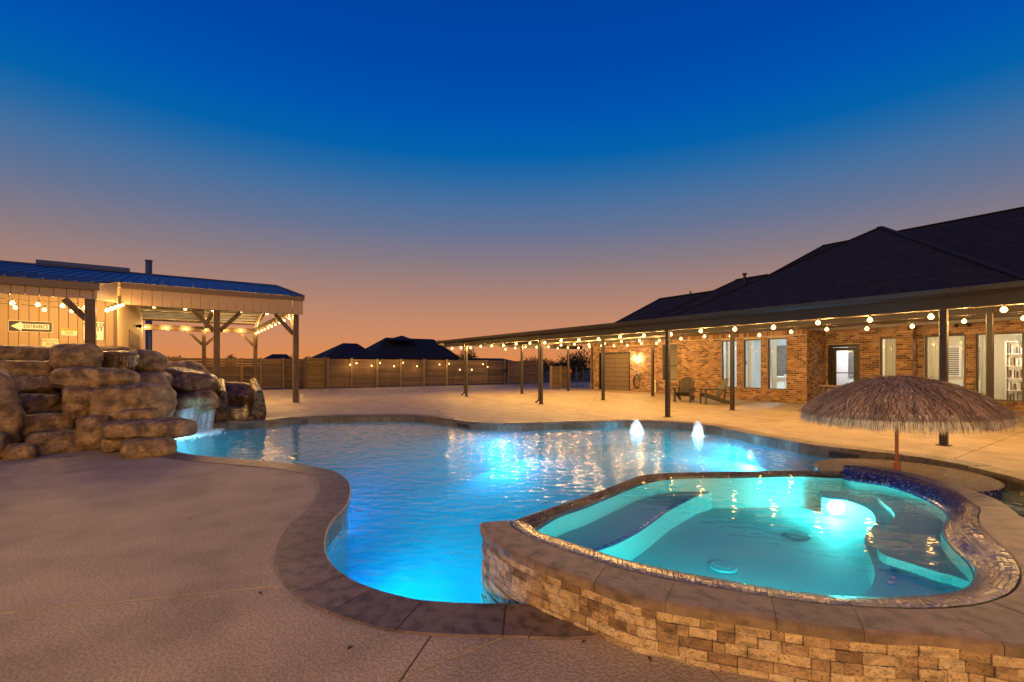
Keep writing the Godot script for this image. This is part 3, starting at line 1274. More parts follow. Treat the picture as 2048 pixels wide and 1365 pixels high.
	for r in 15:
		var row := PackedVector3Array()
		for q in (po.size() - 1) * 8 + 1:
			var j0 := mini(q / 8, po.size() - 2)
			var t := q / 8.0 - j0
			var p := pi[j0].lerp(pi[j0 + 1], t).lerp(po[j0].lerp(po[j0 + 1], t), r / 14.0 * 0.99 + 0.005)
			var edge := 1.0 - pow(absf(r / 7.0 - 1.0), 4.0)
			row.append(v3(p, SPA_WATER - 0.002 + 0.006 * edge + 0.006 * wave.get_noise_2d(p.x * 22.0, p.y * 22.0) * edge))
		wrows.append(row)
	var du: Vector3 = wrows[0][1] - wrows[0][0]
	if du.cross(wrows[1][0] - wrows[0][0]).y < 0:
		wrows.reverse()
	rim.sheet(wrows)
	obj("spill_rim", rim, M.wet_stone, spa)
	# basin: wall, floor, benches
	var basin := MB.new()
	var inside: PackedVector2Array = Geometry2D.offset_polygon(spa_water_edge, -0.004)[0]
	basin.wall(inside, FLOOR - 0.2, SPA_WATER - 0.02, Color.WHITE, true)
	basin.prism(inside, FLOOR - 0.06, FLOOR, Color.WHITE, false)
	obj("basin", basin, M.spa_plaster, spa)
	var left := levels([[1187, 1107], [1232, 1090], [1275, 1068], [1310, 1044], [1340, 1022], [1390, 995], [1420, 975], [1300, 930], [1100, 960], [980, 1060], [1060, 1160]], BENCH)
	var right := levels([[1640, 985], [1696, 1002.6], [1738, 1020], [1752, 1043.6], [1735, 1065], [1729, 1084.6], [1739.7, 1112.8], [1750, 1146], [1740, 1180], [1703, 1225], [2100, 1330], [2300, 1100], [1950, 930], [1700, 915]], BENCH)
	var seat := levels([[1760, 1105], [1830, 1130], [1905, 1152], [2050, 1170], [2100, 1010], [1950, 930], [1780, 940], [1752, 985], [1790, 1030], [1762, 1070]], SEAT)
	for q in [[left, BENCH], [right, BENCH], [seat, SEAT]]:
		for r in Geometry2D.intersect_polygons(Geometry2D.offset_polygon(smooth(q[0], 4, true), 0.0)[0], inside):
			var be := MB.new()
			be.prism(r, FLOOR - 0.01, q[1], Color.WHITE, false)
			obj("bench", be, M.spa_plaster, spa)
	# trim tiles along the bench edges
	var trims := []
	for path in [levels([[1180, 1105], [1225, 1088], [1268, 1066], [1303, 1042], [1334, 1020], [1384, 994]], BENCH), levels([[1770, 1010], [1792, 1045], [1772, 1080], [1778, 1112], [1788, 1146], [1775, 1185]], BENCH)]:
		var pts := even(smooth(path, 8, false), 0.085, false)
		for j in pts.size() - 1:
			var d := (pts[j + 1] - pts[j]).normalized()
			trims.append([Transform3D(Basis(v3(d, 0), Vector3.UP, v3(d, 0).cross(Vector3.UP)), v3(pts[j], BENCH + 0.002)), Vector3(0.062, 0.006, 0.03), Color(0.01, 0.05, 0.22)])
	pieces("trim_tile", trims, M.mosaic, spa, 0.001)
	for p in [[1596, 1071], [1446, 1136]]:
		var q := v3(on_level(p[0], p[1], FLOOR), FLOOR + 0.002)
		var dr := MB.new()
		dr.lathe([[0.10, 0.0], [0.10, 0.005], [0.092, 0.012], [0.075, 0.014], [0.068, 0.009], [0.06, 0.009], [0.052, 0.015], [0.036, 0.016], [0.03, 0.011], [0.02, 0.016], [0.0, 0.017]], 28, Transform3D(Basis(), q))
		obj("drain_cover", dr, M.spa_plaster, spa)
	var jet := MB.new()
	var jp := v3(on_level(1165, 1036, BENCH), BENCH + 0.002)
	jet.lathe([[0.035, 0.0], [0.035, 0.008], [0.02, 0.012], [0.012, 0.004], [0.0, 0.004]], 16, Transform3D(Basis(), jp))
	obj("jet_fitting", jet, M.white_paint, spa)
	# light in the face of the far bench
	var lp := v3(on_level(1676, 1000, BENCH), -0.02)
	var face := (v3(on_level(1500, 1100, -0.02), -0.02) - lp).normalized()
	lp += face * 0.07
	var t := thing("spa_light", "round underwater light glowing white in the spa's bench wall", "spa light", lp)
	var u := Vector3.UP.cross(face).normalized()
	mb = MB.new()
	mb.lathe([[0.065, -0.06], [0.065, 0.02], [0.045, 0.035], [0.0, 0.04]], 20, Transform3D(Basis(u, face, u.cross(face)), lp))
	var lens := obj("lamp_lens", mb, M.spa_lens, t)
	lamp(lens, lp + face * 0.02, Color(0.30, 1.0, 0.97), 1.8, 0.05)
	# a second one in the near wall, out of sight under the rim
	var np := v3(sw[8 * 8 + 4], 0.10)
	var nf := (v3(on_level(1480, 1010, 0.0), 0.10) - np).normalized()
	np += nf * 0.012
	t = thing("spa_light", "round underwater light in the spa wall below the front rim", "spa light", np)
	u = Vector3.UP.cross(nf).normalized()
	mb = MB.new()
	mb.lathe([[0.065, -0.06], [0.065, 0.02], [0.045, 0.035], [0.0, 0.04]], 20, Transform3D(Basis(u, nf, u.cross(nf)), np))
	lens = obj("lamp_lens", mb, M.spa_lens, t)
	lamp(lens, np + nf * 0.02, Color(0.28, 1.0, 0.97), 2.2, 0.05)
	var shape := water_sheet(Geometry2D.offset_polygon(spa_water_edge, 0.012)[0], PackedVector2Array(), SPA_WATER, 0.03, 0.22)
	obj("spa_water", shape, M.spa_water).set_meta("kind", "structure")

# a point of the mosaic roll: j along the rim, s from coping (0) to below the water (1)
func roll_point(j: int, s: float, lift := 0.0) -> Vector3:
	var c := sc[j]
	var w := sw[j]
	var k := s / 0.75
	if k <= 1.0:
		var t := pow(k, 0.85)
		var y := SPA_WATER + (SPA_TOP - 0.004 - SPA_WATER) * pow(cos(t * PI / 2), 0.8)
		return v3(c.lerp(w, sin(t * PI / 2) * 0.35 + t * 0.65), y + lift)
	return v3(w + (c - w).normalized() * (lift * -0.5), SPA_WATER - (s - 0.75) / 0.25 * 0.075)

func roll_between(j: float, s: float) -> Vector3:
	var a := clampi(int(floor(j)), 0, sc.size() - 2)
	return roll_point(a, s).lerp(roll_point(a + 1, s), clampf(j - a, 0.0, 1.0))

# ================================================================ brick house
const MAIN_X := 18.75     # front of the wing with three tall windows
const SET_X := 20.30      # door and right-hand windows
const GAR_X := 20.20      # garage

func brick_tone() -> Color:
	var r := rng.randf()
	var k := rng.randf_range(0.9, 1.1)
	if r < 0.20: return Color(0.13 * k, 0.066 * k, 0.040 * k)
	if r < 0.45: return Color(0.24 * k, 0.125 * k, 0.068 * k)
	if r < 0.80: return Color(0.33 * k, 0.18 * k, 0.10 * k)
	return Color(0.42 * k, 0.26 * k, 0.15 * k)

# Bricks on a wall whose outer face stands at x (facing -X, along z) or at z (facing +Z, along x).
# holes: [a0, a1, y0, y1] along the wall
func brick_face(list: Array, along_z: bool, at: float, a0: float, a1: float, y0: float, y1: float, holes: Array, shift := 0.0) -> void:
	var ch := 0.0762
	var row := 0
	var y := y0
	while y + ch * 0.6 < y1:
		var top := minf(y + ch, y1)
		# free stretches of this course
		var free := [[a0, a1]]
		for h in holes:
			if h[2] < top - 0.02 and h[3] > y + 0.02:
				var next := []
				for f in free:
					if h[1] <= f[0] or h[0] >= f[1]:
						next.append(f)
						continue
					if h[0] > f[0]: next.append([f[0], h[0]])
					if h[1] < f[1]: next.append([h[1], f[1]])
				free = next
		for f in free:
			var p: float = f[0]
			var start := fposmod(-(f[0] + shift) + (0.102 if row % 2 else 0.0), 0.204)
			var e: float = f[0] + (start if start > 0.03 else start + 0.204)
			while p < f[1] - 0.02:
				e = minf(e, f[1])
				if f[1] - e < 0.03: e = f[1]
				put_brick(list, along_z, at, p, e, y, top)
				p = e
				e = p + 0.204
		y += ch
		row += 1

func put_brick(list: Array, along_z: bool, at: float, p: float, e: float, y: float, top: float) -> void:
	var s := Vector3(e - p - 0.011, top - y - 0.011, 0.02)
	var jut := rng.randf_range(-0.002, 0.002)
	if along_z:
		list.append([Transform3D(Basis(Vector3(0, 0, 1), Vector3.UP, Vector3(-1, 0, 0)), Vector3(at + jut, (y + top) / 2, (p + e) / 2)), s, brick_tone()])
	else:
		list.append([Transform3D(Basis(), Vector3((p + e) / 2, (y + top) / 2, at + jut)), s, brick_tone()])

func standing(list: Array, along_z: bool, at: float, a0: float, a1: float, y0: float, y1: float, proud := 0.0) -> void:
	var n := maxi(1, roundi((a1 - a0) / 0.0762))
	for k in n:
		put_brick(list, along_z, at - proud, lerpf(a0, a1, float(k) / n), lerpf(a0, a1, (k + 1.0) / n), y0, y1)

# solid wall slab with openings, as one part
func holed(along_z: bool, front: float, thick: float, a0: float, a1: float, y0: float, y1: float, holes: Array) -> MB:
	var mb := MB.new()
	var cuts := [a0, a1]
	for h in holes:
		cuts.append(clampf(h[0], a0, a1))
		cuts.append(clampf(h[1], a0, a1))
	cuts.sort()
	for k in cuts.size() - 1:
		var p: float = cuts[k]
		var e: float = cuts[k + 1]
		if e - p < 0.001:
			continue
		var solid := [[y0, y1]]
		for h in holes:
			if h[0] <= p + 0.001 and h[1] >= e - 0.001:
				var next := []
				for f in solid:
					if h[2] > f[0]: next.append([f[0], minf(h[2], f[1])])
					if h[3] < f[1]: next.append([maxf(h[3], f[0]), f[1]])
				solid = next
		for f in solid:
			if f[1] - f[0] < 0.001: continue
			if along_z:
				bx(mb, Vector3(front, f[0], p), Vector3(front + thick, f[1], e))
			else:
				bx(mb, Vector3(p, f[0], front - thick), Vector3(e, f[1], front))
	return mb

func curtain(parent: Node3D, x: float, z0: float, z1: float, y0: float, y1: float, waves: int, m: Material, gather := 0.0) -> void:
	var rows := []
	for r in 9:
		var s := r / 8.0
		var row := PackedVector3Array()
		for k in waves * 6 + 1:
			var t := float(k) / (waves * 6)
			var zz := lerpf(z0, z1, t)
			zz += gather * sin(s * PI) * (t - 0.0) 
			row.append(Vector3(x + 0.035 * sin(t * waves * TAU + 0.4 * sin(s * 3.0)) + 0.012 * sin(t * waves * 2.3 * TAU), lerpf(y1, y0, s), zz))
		rows.append(row)
	var mb := MB.new()
	mb.sheet(rows)
	obj("curtain", mb, m, parent)

func window(house: Node3D, x: float, z0: float, z1: float, y0: float, y1: float, rail := -1.0) -> MeshInstance3D:
	var f := MB.new()
	var w := 0.05
	var xa := x + 0.07
	var xb := x + 0.14
	bx(f, Vector3(xa, y0, z0), Vector3(xb, y1, z0 + w))
	bx(f, Vector3(xa, y0, z1 - w), Vector3(xb, y1, z1))
	bx(f, Vector3(xa, y0, z0 + w), Vector3(xb, y0 + w, z1 - w))
	bx(f, Vector3(xa, y1 - w, z0 + w), Vector3(xb, y1, z1 - w))
	if rail > 0:
		bx(f, Vector3(xa + 0.01, rail - 0.02, z0 + w), Vector3(xb - 0.01, rail + 0.02, z1 - w))
	var o := obj("window", f, M.frame_paint, house)
	var g := MB.new()
	g.quad(Vector3(xa + 0.035, y0 + w, z0 + w), Vector3(xa + 0.035, y0 + w, z1 - w), Vector3(xa + 0.035, y1 - w, z1 - w), Vector3(xa + 0.035, y1 - w, z0 + w))
	obj("pane", g, M.pane, o)
	return o

func build_house() -> void:
	var house := thing("brick_house", "long low brick house with dark hipped roofs behind the patio cover", "house", Vector3(22, 0, -10))
	var hi := 2.74
	# windows and doors: [z0, z1, y0, y1]
	var w_main := [[-11.47, -10.78, 0.46, 2.46], [-10.52, -9.78, 0.46, 2.46], [-9.55, -8.81, 0.46, 2.46]]
	var w_gar := [[-20.0, -17.80, 0.0, 2.10], [-15.60, -14.72, 0.66, 2.50]]
	var w_set := [[-8.02, -7.0, 0.0, 2.18], [-6.40, -5.62, 0.30, 2.38], [-5.16, -4.14, 0.36, 2.38], [-3.92, -2.88, 0.30, 2.38], [-2.3, -1.2, 0.3, 2.38]]
	var main0 := -13.4
	var main1 := -8.12
	var set1 := 2.6
	obj("wall", holed(true, MAIN_X - 0.003, 0.215, main0, main1, 0.0, hi, w_main), M.mortar, house)
	obj("wall", holed(true, GAR_X - 0.003, 0.215, -20.8, main0 + 0.19, 0.0, hi, w_gar), M.mortar, house)
	obj("wall", holed(true, SET_X - 0.003, 0.215, main1 - 0.19, set1, 0.0, hi, w_set), M.mortar, house)
	obj("wall", holed(false, main1 + 0.003, 0.2, MAIN_X + 0.214, SET_X + 0.01, 0.0, hi, []), M.mortar, house)
	obj("wall", holed(false, -20.6, 0.2, GAR_X + 0.22, 30.0, 0.0, hi, []), M.mortar, house)
	obj("wall", holed(false, set1, 0.2, SET_X + 0.22, 30.0, 0.0, hi, []), M.mortar, house)
	obj("wall", holed(true, 30.0, 0.2, -20.8, set1, 0.0, hi, []), M.mortar, house)
	var pier := MB.new()
	bx(pier, Vector3(SET_X - 0.40, 0, -5.80), Vector3(SET_X + 0.01, hi, -5.36))
	obj("pier", pier, M.mortar, house)
	var list := []
	var soldier := hi - 0.20
	brick_face(list, true, MAIN_X, main0, main1, 0.0, soldier, w_main)
	standing(list, true, MAIN_X, main0, main1, soldier, hi)
	brick_face(list, true, GAR_X, -20.8, main0, 0.0, soldier, w_gar)
	standing(list, true, GAR_X, -20.8, main0, soldier, hi)
	var holes_set := w_set.duplicate()
	holes_set.append([-5.80, -5.36, 0.0, 3.0])
	brick_face(list, true, SET_X, main1, set1, 0.0, hi, holes_set)
	brick_face(list, false, main1, MAIN_X, SET_X, 0.0, hi, [], 0.05)
	brick_face(list, true, SET_X - 0.405, -5.81, -5.35, 0.0, soldier, [])
	standing(list, true, SET_X - 0.405, -5.81, -5.35, soldier, hi)
	brick_face(list, false, -5.355, SET_X - 0.40, SET_X, 0.0, hi, [], 0.1)
	for w in w_main:
		standing(list, true, MAIN_X - 0.022, w[0] - 0.05, w[1] + 0.05, w[2] - 0.10, w[2] - 0.01)
	for k in [1, 2, 3]:
		standing(list, true, SET_X - 0.022, w_set[k][0] - 0.03, w_set[k][1] + 0.03, w_set[k][2] - 0.10, w_set[k][2] - 0.01)
	pieces("brick", list, M.brick, house, 0.0, 300)
	# concrete footing line
	# windows
	var o: MeshInstance3D
	for w in w_main:
		o = window(house, MAIN_X, w[0], w[1], w[2], w[3])
		curtain(o, MAIN_X + 0.34, w[0] + 0.0, w[0] + (0.14 if w[0] < -11 else 0.19), 0.08, 2.5, 4, M.curtain)
	o = window(house, GAR_X, w_gar[1][0], w_gar[1][1], w_gar[1][2], w_gar[1][3], 1.42)
	var bl := MB.new()
	for k in 46:
		bl.box(Transform3D(Basis(Vector3(0, 0, 1), 0.5), Vector3(GAR_X + 0.20, 0.70 + k * 0.039, -15.16)), Vector3(0.036, 0.002, 0.84))
	obj("blind", bl, M.blind, o)
	o = window(house, SET_X, w_set[1][0], w_set[1][1], w_set[1][2], w_set[1][3])
	curtain(o, SET_X + 0.36, -6.36, -5.7, 0.05, 2.42, 8, M.curtain)
	o = window(house, SET_X, w_set[2][0], w_set[2][1], w_set[2][2], w_set[2][3])
	curtain(o, SET_X + 0.36, -5.12, -4.85, 0.05, 2.42, 4, M.curtain, 0.12)
	curtain(o, SET_X + 0.36, -4.18, -4.36, 0.05, 2.42, 4, M.curtain, 0.1)
	o = window(house, SET_X, w_set[3][0], w_set[3][1], w_set[3][2], w_set[3][3])
	curtain(o, SET_X + 0.36, -3.88, -3.58, 0.05, 2.42, 4, M.curtain)
	curtain(o, SET_X + 0.36, -2.92, -3.20, 0.05, 2.42, 5, M.curtain, 0.35)
	o = window(house, SET_X, w_set[4][0], w_set[4][1], w_set[4][2], w_set[4][3])
	curtain(o, SET_X + 0.36, -2.26, -1.24, 0.05, 2.42, 12, M.curtain)
	# glazed door
	var dz0 := -8.02
	var dz1 := -7.0
	var fr := MB.new()
	bx(fr, Vector3(SET_X - 0.02, 0, dz0), Vector3(SET_X + 0.12, 2.18, dz0 + 0.10))
	bx(fr, Vector3(SET_X - 0.02, 0, dz1 - 0.10), Vector3(SET_X + 0.12, 2.18, dz1))
	bx(fr, Vector3(SET_X - 0.02, 2.08, dz0 + 0.10), Vector3(SET_X + 0.12, 2.18, dz1 - 0.10))
	obj("door_frame", fr, M.bronze_paint, house)
	var leaf := holed(true, SET_X + 0.03, 0.045, dz0 + 0.10, dz1 - 0.10, 0.02, 2.07, [[-7.77, -7.20, 0.28, 1.95]])
	var door := obj("door", leaf, M.bronze_paint, house)
	var g := MB.new()
	g.quad(Vector3(SET_X + 0.05, 0.28, -7.77), Vector3(SET_X + 0.05, 0.28, -7.20), Vector3(SET_X + 0.05, 1.95, -7.20), Vector3(SET_X + 0.05, 1.95, -7.77))
	obj("pane", g, M.pane, door)
	part_box("rail", Vector3(SET_X + 0.015, 1.10, -7.77), Vector3(SET_X + 0.03, 1.135, -7.20), M.frame_paint, door)
	var kn := MB.new()
	kn.tube([Vector3(SET_X + 0.03, 1.05, -7.15), Vector3(SET_X - 0.02, 1.05, -7.15), Vector3(SET_X - 0.04, 1.05, -7.15)], [0.012, 0.012, 0.028], 10)
	obj("handle", kn, M.black_metal, door)
	# garage door with raised panels
	var gd := MB.new()
	bx(gd, Vector3(GAR_X + 0.08, 0.0, -20.0), Vector3(GAR_X + 0.12, 2.10, -17.80))
	var garage := obj("garage_door", gd, M.bronze_paint, house)
	for r in 8:
		for c in 2:
			part_box("panel", Vector3(GAR_X + 0.066, 0.02 + r * 0.26, -19.99 + c * 1.095), Vector3(GAR_X + 0.084, 0.258 + r * 0.26, -18.915 + c * 1.095), M.tan_paint, garage)
	var gf := MB.new()
	bx(gf, Vector3(GAR_X - 0.02, 0, -20.10), Vector3(GAR_X + 0.1, 2.18, -20.0))
	bx(gf, Vector3(GAR_X - 0.02, 0, -17.80), Vector3(GAR_X + 0.1, 2.18, -17.72))
	bx(gf, Vector3(GAR_X - 0.02, 2.10, -20.0), Vector3(GAR_X + 0.1, 2.18, -17.80))
	obj("garage_frame", gf, M.bronze_paint, house)
	# rooms
	var fl := MB.new()
	bx(fl, Vector3(MAIN_X + 0.22, -0.05, -20.6), Vector3(29.9, 0.03, 2.5))
	obj("floor", fl, M.interior_floor, house)
	var ce := MB.new()
	bx(ce, Vector3(MAIN_X + 0.22, hi - 0.02, -13.3), Vector3(30.0, hi + 0.1, set1))
	bx(ce, Vector3(GAR_X + 0.22, hi - 0.02, -20.7), Vector3(30.0, hi + 0.1, -13.302))
	obj("ceiling", ce, M.white_wall, house)
	var iw := MB.new()
	bx(iw, Vector3(24.6, 0.03, -13.2), Vector3(24.7, hi - 0.02, -6.55))     # back of kitchen and hall
	bx(iw, Vector3(MAIN_X + 0.25, 0.03, -13.2), Vector3(24.6, hi - 0.02, -13.1))
	bx(iw, Vector3(SET_X + 0.24, 0.03, -8.30), Vector3(22.6, hi - 0.02, -8.2))
	obj("room_wall", iw, M.white_wall, house)
	var iw2 := MB.new()
	bx(iw2, Vector3(25.8, 0.03, -6.5), Vector3(25.9, hi - 0.02, 2.4))
	bx(iw2, Vector3(SET_X + 0.24, 0.03, -6.60), Vector3(25.8, hi - 0.02, -6.5))
	bx(iw2, Vector3(23.2, 0.03, -2.6), Vector3(23.3, hi - 0.02, 1.2))
	obj("room_wall", iw2, M.cream_wall, house)
	furnish()
	roofs(house)

func furnish() -> void:
	# kitchen behind the three tall windows
	var st := MB.new()
	bx(st, Vector3(24.4, 0.9, -12.2), Vector3(24.58, 2.4, -8.6))
	obj("splashback", st, M.stone_back).set_meta("label", "grey stone wall seen through the three tall windows")
	get_node("splashback").set_meta("category", "wall panel")
	var isle := thing("kitchen_island", "white kitchen island behind the tall windows", "kitchen island", Vector3(22.3, 0.03, -9.7))
	part_box("cabinet", Vector3(21.9, 0.03, -11.0), Vector3(22.7, 0.88, -8.7), M.white_paint, isle)
	part_box("worktop", Vector3(21.8, 0.88, -11.1), Vector3(22.8, 0.92, -8.6), M.white_paint, isle)
	for k in 2:
		var zz: float = [-10.35, -9.35][k]
		var c := thing("dining_chair", ["white slatted chair leaning by the middle tall window", "white spindle-back chair behind the tall window beside the corner"][k], "chair", Vector3(20.4, 0.03, zz), 0.5 + k)
		for s in [-1, 1]:
			for q in [-1, 1]:
				part_bar("leg", Vector3(s * 0.2, 0, q * 0.2), Vector3(s * 0.18, 0.45, q * 0.18), 0.035, 0.035, M.white_paint, c, false)
			part_bar("post", Vector3(s * 0.19, 0.45, -0.19), Vector3(s * 0.2, 1.0, -0.26), 0.035, 0.035, M.white_paint, c, false)
		part_box("seat", Vector3(-0.22, 0.45, -0.22), Vector3(0.22, 0.49, 0.22), M.white_paint, c, false)
		part_box("top_rail", Vector3(-0.2, 0.94, -0.28), Vector3(0.2, 1.02, -0.24), M.white_paint, c, false)
		for j in 4:
			part_bar("spindle", Vector3(-0.12 + j * 0.08, 0.49, -0.2), Vector3(-0.12 + j * 0.08, 0.95, -0.255), 0.015, 0.015, M.white_paint, c, false)
	var hood := thing("range_hood", "slim white range hood on the grey stone wall", "range hood", Vector3(24.2, 1.5, -9.3))
	part_box("flue", Vector3(24.2, 1.75, -9.42), Vector3(24.4, 2.7, -9.18), M.white_paint, hood)
	part_box("canopy", Vector3(23.95, 1.55, -9.75), Vector3(24.4, 1.75, -8.85), M.white_paint, hood)
	var pend := thing("pendant_lamp", "glowing white pendant lamp in the kitchen window beside the corner", "lamp", Vector3(21.2, 2.3, -9.55))
	var mb := MB.new()
	mb.lathe([[0.02, -0.16], [0.14, -0.12], [0.17, 0.0], [0.14, 0.12], [0.02, 0.16], [0.0, 0.16]], 16, Transform3D(Basis(), Vector3(21.2, 2.25, -9.55)))
	var sh := obj("lamp_shade", mb, M.room_lamp_glass, pend)
	lamp(sh, Vector3(21.2, 2.25, -9.55), Color(0.86, 0.97, 1.0), 7.0, 0.14)
	part_bar("rod", Vector3(21.2, 2.41, -9.55), Vector3(21.2, 2.72, -9.55), 0.012, 0.012, M.black_metal, pend)
	var plant := thing("potted_plant", "small green plant on a shelf inside the left tall window", "plant", Vector3(19.6, 0.03, -11.0))
	part_box("stand", Vector3(19.5, 0.03, -11.1), Vector3(19.7, 1.25, -10.9), M.white_paint, plant)
	var lf := MB.new()
	for k in 60:
		var p := Vector3(19.6, 1.4, -11.0) + Vector3(rng.randfn(0, 0.1), rng.randfn(0.05, 0.1), rng.randfn(0, 0.1))
		blob(lf, p, 0.03)
	obj("foliage", lf, M.plant_green, plant)
	# hall behind the glazed door
	ceiling_lamp(Vector3(22.3, 2.70, -7.4), Color(0.95, 0.95, 1.0), 3.6, "flush ceiling lamp in the hall behind the glazed door")
	var pf := thing("picture", "small framed print on the hall wall behind the glazed door", "picture", Vector3(24.55, 1.7, -7.3))
	part_box("frame", Vector3(24.55, 1.45, -7.75), Vector3(24.60, 1.95, -7.15), M.sign_grey, pf)
	part_box("print", Vector3(24.54, 1.5, -7.70), Vector3(24.552, 1.9, -7.20), M.picture_paper, pf)
	# sitting room behind the two wide windows
	ceiling_lamp(Vector3(22.6, 2.70, -4.8), Color(1.0, 0.90, 0.74), 5.5, "flush ceiling lamp behind the wide window beside the brick pier")
	ceiling_lamp(Vector3(21.8, 2.70, -2.9), Color(1.0, 0.93, 0.80), 5.0, "flush ceiling lamp behind the wide window with the framed print")
	for k in 2:
		var z0: float = [-6.05, -5.25][k]
		var w := thing("shuttered_window", ["white shuttered inner window nearer the brick pier", "white shuttered inner window farther from the brick pier"][k], "shutters", Vector3(25.75, 1.0, z0 + 0.3))
		var fr := MB.new()
		bx(fr, Vector3(25.72, 0.95, z0 - 0.08), Vector3(25.8, 2.2, z0))
		bx(fr, Vector3(25.72, 0.95, z0 + 0.6), Vector3(25.8, 2.2, z0 + 0.68))
		bx(fr, Vector3(25.72, 2.12, z0), Vector3(25.8, 2.2, z0 + 0.6))
		bx(fr, Vector3(25.72, 0.95, z0), Vector3(25.8, 1.03, z0 + 0.6))
		obj("frame", fr, M.white_paint, w)
		part_box("dark_pane", Vector3(25.785, 1.03, z0), Vector3(25.799, 2.12, z0 + 0.6), M.black_metal, w)
		for j in 14:
			part_box("slat", Vector3(25.735, 1.06 + j * 0.076, z0), Vector3(25.765, 1.10 + j * 0.076, z0 + 0.6), M.white_paint, w)
	var sofa := thing("sofa", "pale sofa behind the wide windows", "sofa", Vector3(23.5, 0.03, -4.6))
	part_box("seat", Vector3(23.1, 0.03, -5.6), Vector3(24.0, 0.45, -3.6), M.curtain, sofa)
	part_box("back", Vector3(22.9, 0.03, -5.6), Vector3(23.1, 0.85, -3.6), M.curtain, sofa)
	for s in 2:
		part_box("arm", Vector3(22.9, 0.03, -5.8 + s * 2.2), Vector3(24.0, 0.62, -5.6 + s * 2.2), M.curtain, sofa)
	var bc := thing("bookcase", "tall cream bookcase behind the wide window with the framed print", "bookcase", Vector3(22.6, 0.03, -3.35))
	for s in 2:
		part_box("side", Vector3(22.4, 0.03, -3.62 + s * 0.55), Vector3(22.75, 2.2, -3.58 + s * 0.55), M.cream_wall, bc)
	for j in 6:
		part_box("shelf", Vector3(22.4, 0.15 + j * 0.4, -3.58), Vector3(22.75, 0.18 + j * 0.4, -3.07), M.cream_wall, bc)
	for j in 5:
		var z := -3.54
		while z < -3.15:
			var wd := rng.randf_range(0.025, 0.05)
			var bk := MB.new()
			var hh := rng.randf_range(0.2, 0.3)
			bx(bk, Vector3(22.45, 0.18 + j * 0.4, z), Vector3(22.65, 0.18 + hh + j * 0.4, z + wd))
			var b := obj("book", bk, [M.sign_grey, M.cream_wall, M.table_wood, M.picture_paper][rng.randi() % 4])
			tag(b, "upright book on the tall cream bookcase", "book", "books in the bookcase")
			z += wd + rng.randf_range(0.004, 0.07)
	var pic := thing("picture", "dark-framed print on the beige wall inside the wide window", "picture", Vector3(23.15, 1.75, -2.3))
	part_box("frame", Vector3(23.16, 1.55, -2.55), Vector3(23.20, 2.05, -2.02), M.sign_black, pic)
	part_box("print", Vector3(23.15, 1.60, -2.50), Vector3(23.165, 2.00, -2.07), M.picture_paper, pic)
	part_box("dark_stroke", Vector3(23.145, 1.68, -2.20), Vector3(23.155, 1.86, -2.17), M.sign_black, pic)
	var spk := thing("floor_speaker", "small dark box standing on floor inside the wide window", "speaker", Vector3(21.5, 0.03, -2.85))
	part_box("cabinet", Vector3(21.4, 0.03, -3.0), Vector3(21.6, 0.62, -2.8), M.stone_back, spk)
	part_box("grille", Vector3(21.39, 0.1, -2.98), Vector3(21.405, 0.55, -2.82), M.black_metal, spk)

func ceiling_lamp(at: Vector3, col: Color, energy: float, label: String) -> void:
	var t := thing("ceiling_lamp", label, "lamp", at, 0.0, "ceiling lamps indoors")
	var mb := MB.new()
	mb.lathe([[0.0, -0.09], [0.10, -0.08], [0.16, -0.04], [0.17, 0.0]], 18, Transform3D(Basis(), at))
	var s := obj("lamp_shade", mb, M.room_lamp_glass, t)
	lamp(s, at + Vector3(0, -0.05, 0), col, energy, 0.12)
	mb = MB.new()
	mb.lathe([[0.18, 0.0], [0.18, 0.02], [0.0, 0.02]], 18, Transform3D(Basis(), at))
	obj("base", mb, M.white_paint, t)

# one roof slope: corners in order, first two along the eave; shingle courses run along the eave
func slope(house: Node3D, called: String, c: Array, tabs: Array) -> MeshInstance3D:
	var mb := MB.new()
	for k in range(1, c.size() - 1):
		mb.tri(c[0], c[k], c[k + 1])
	var o := obj(called, mb, M.roof_deck, house)
	var along: Vector3 = (c[1] - c[0]).normalized()
	var nn: Vector3 = (c[1] - c[0]).cross(c[2] - c[0]).normalized()
	if nn.y < 0: nn = -nn
	var up := nn.cross(along).normalized()
	if up.y < 0: up = -up
	var poly := PackedVector2Array()
	for p in c:
		poly.append(Vector2((p - c[0]).dot(along), (p - c[0]).dot(up)))
	var lo := poly[0]
	var hh := poly[0]
	for p in poly:
		lo = lo.min(p)
		hh = hh.max(p)
	var row := 0
	var v := lo.y + 0.07
	while v < hh.y:
		var u := lo.x + (0.15 if row % 2 else 0.0) + rng.randf() * 0.05
		while u < hh.x:
			var w := rng.randf_range(0.22, 0.36)
			var q := Vector2(u + w / 2, v)
			var whole_in := true
			for cn in [Vector2(-w / 2, -0.08), Vector2(w / 2, -0.08), Vector2(w / 2, 0.09), Vector2(-w / 2, 0.09)]:
				whole_in = whole_in and (Geometry2D.is_point_in_polygon(q + cn, poly) or (q + cn).y < lo.y)
			if whole_in:
				var t: float = [0.72, 0.86, 1.0, 1.15][rng.randi() % 4]
				var cr := along.cross(up)
				if cr.dot(nn) < 0: cr = -cr
				var b := Basis(along, up, along.cross(up)).rotated(along, (0.05 if along.cross(up).dot(nn) > 0 else -0.05))
				tabs.append([Transform3D(b, c[0] + along * q.x + up * q.y + nn * 0.012), Vector3(w - 0.006, 0.155, 0.006 + rng.randf() * 0.003), Color(0.026 * t, 0.021 * t, 0.023 * t)])
			u += w
		v += 0.143
		row += 1
	return o

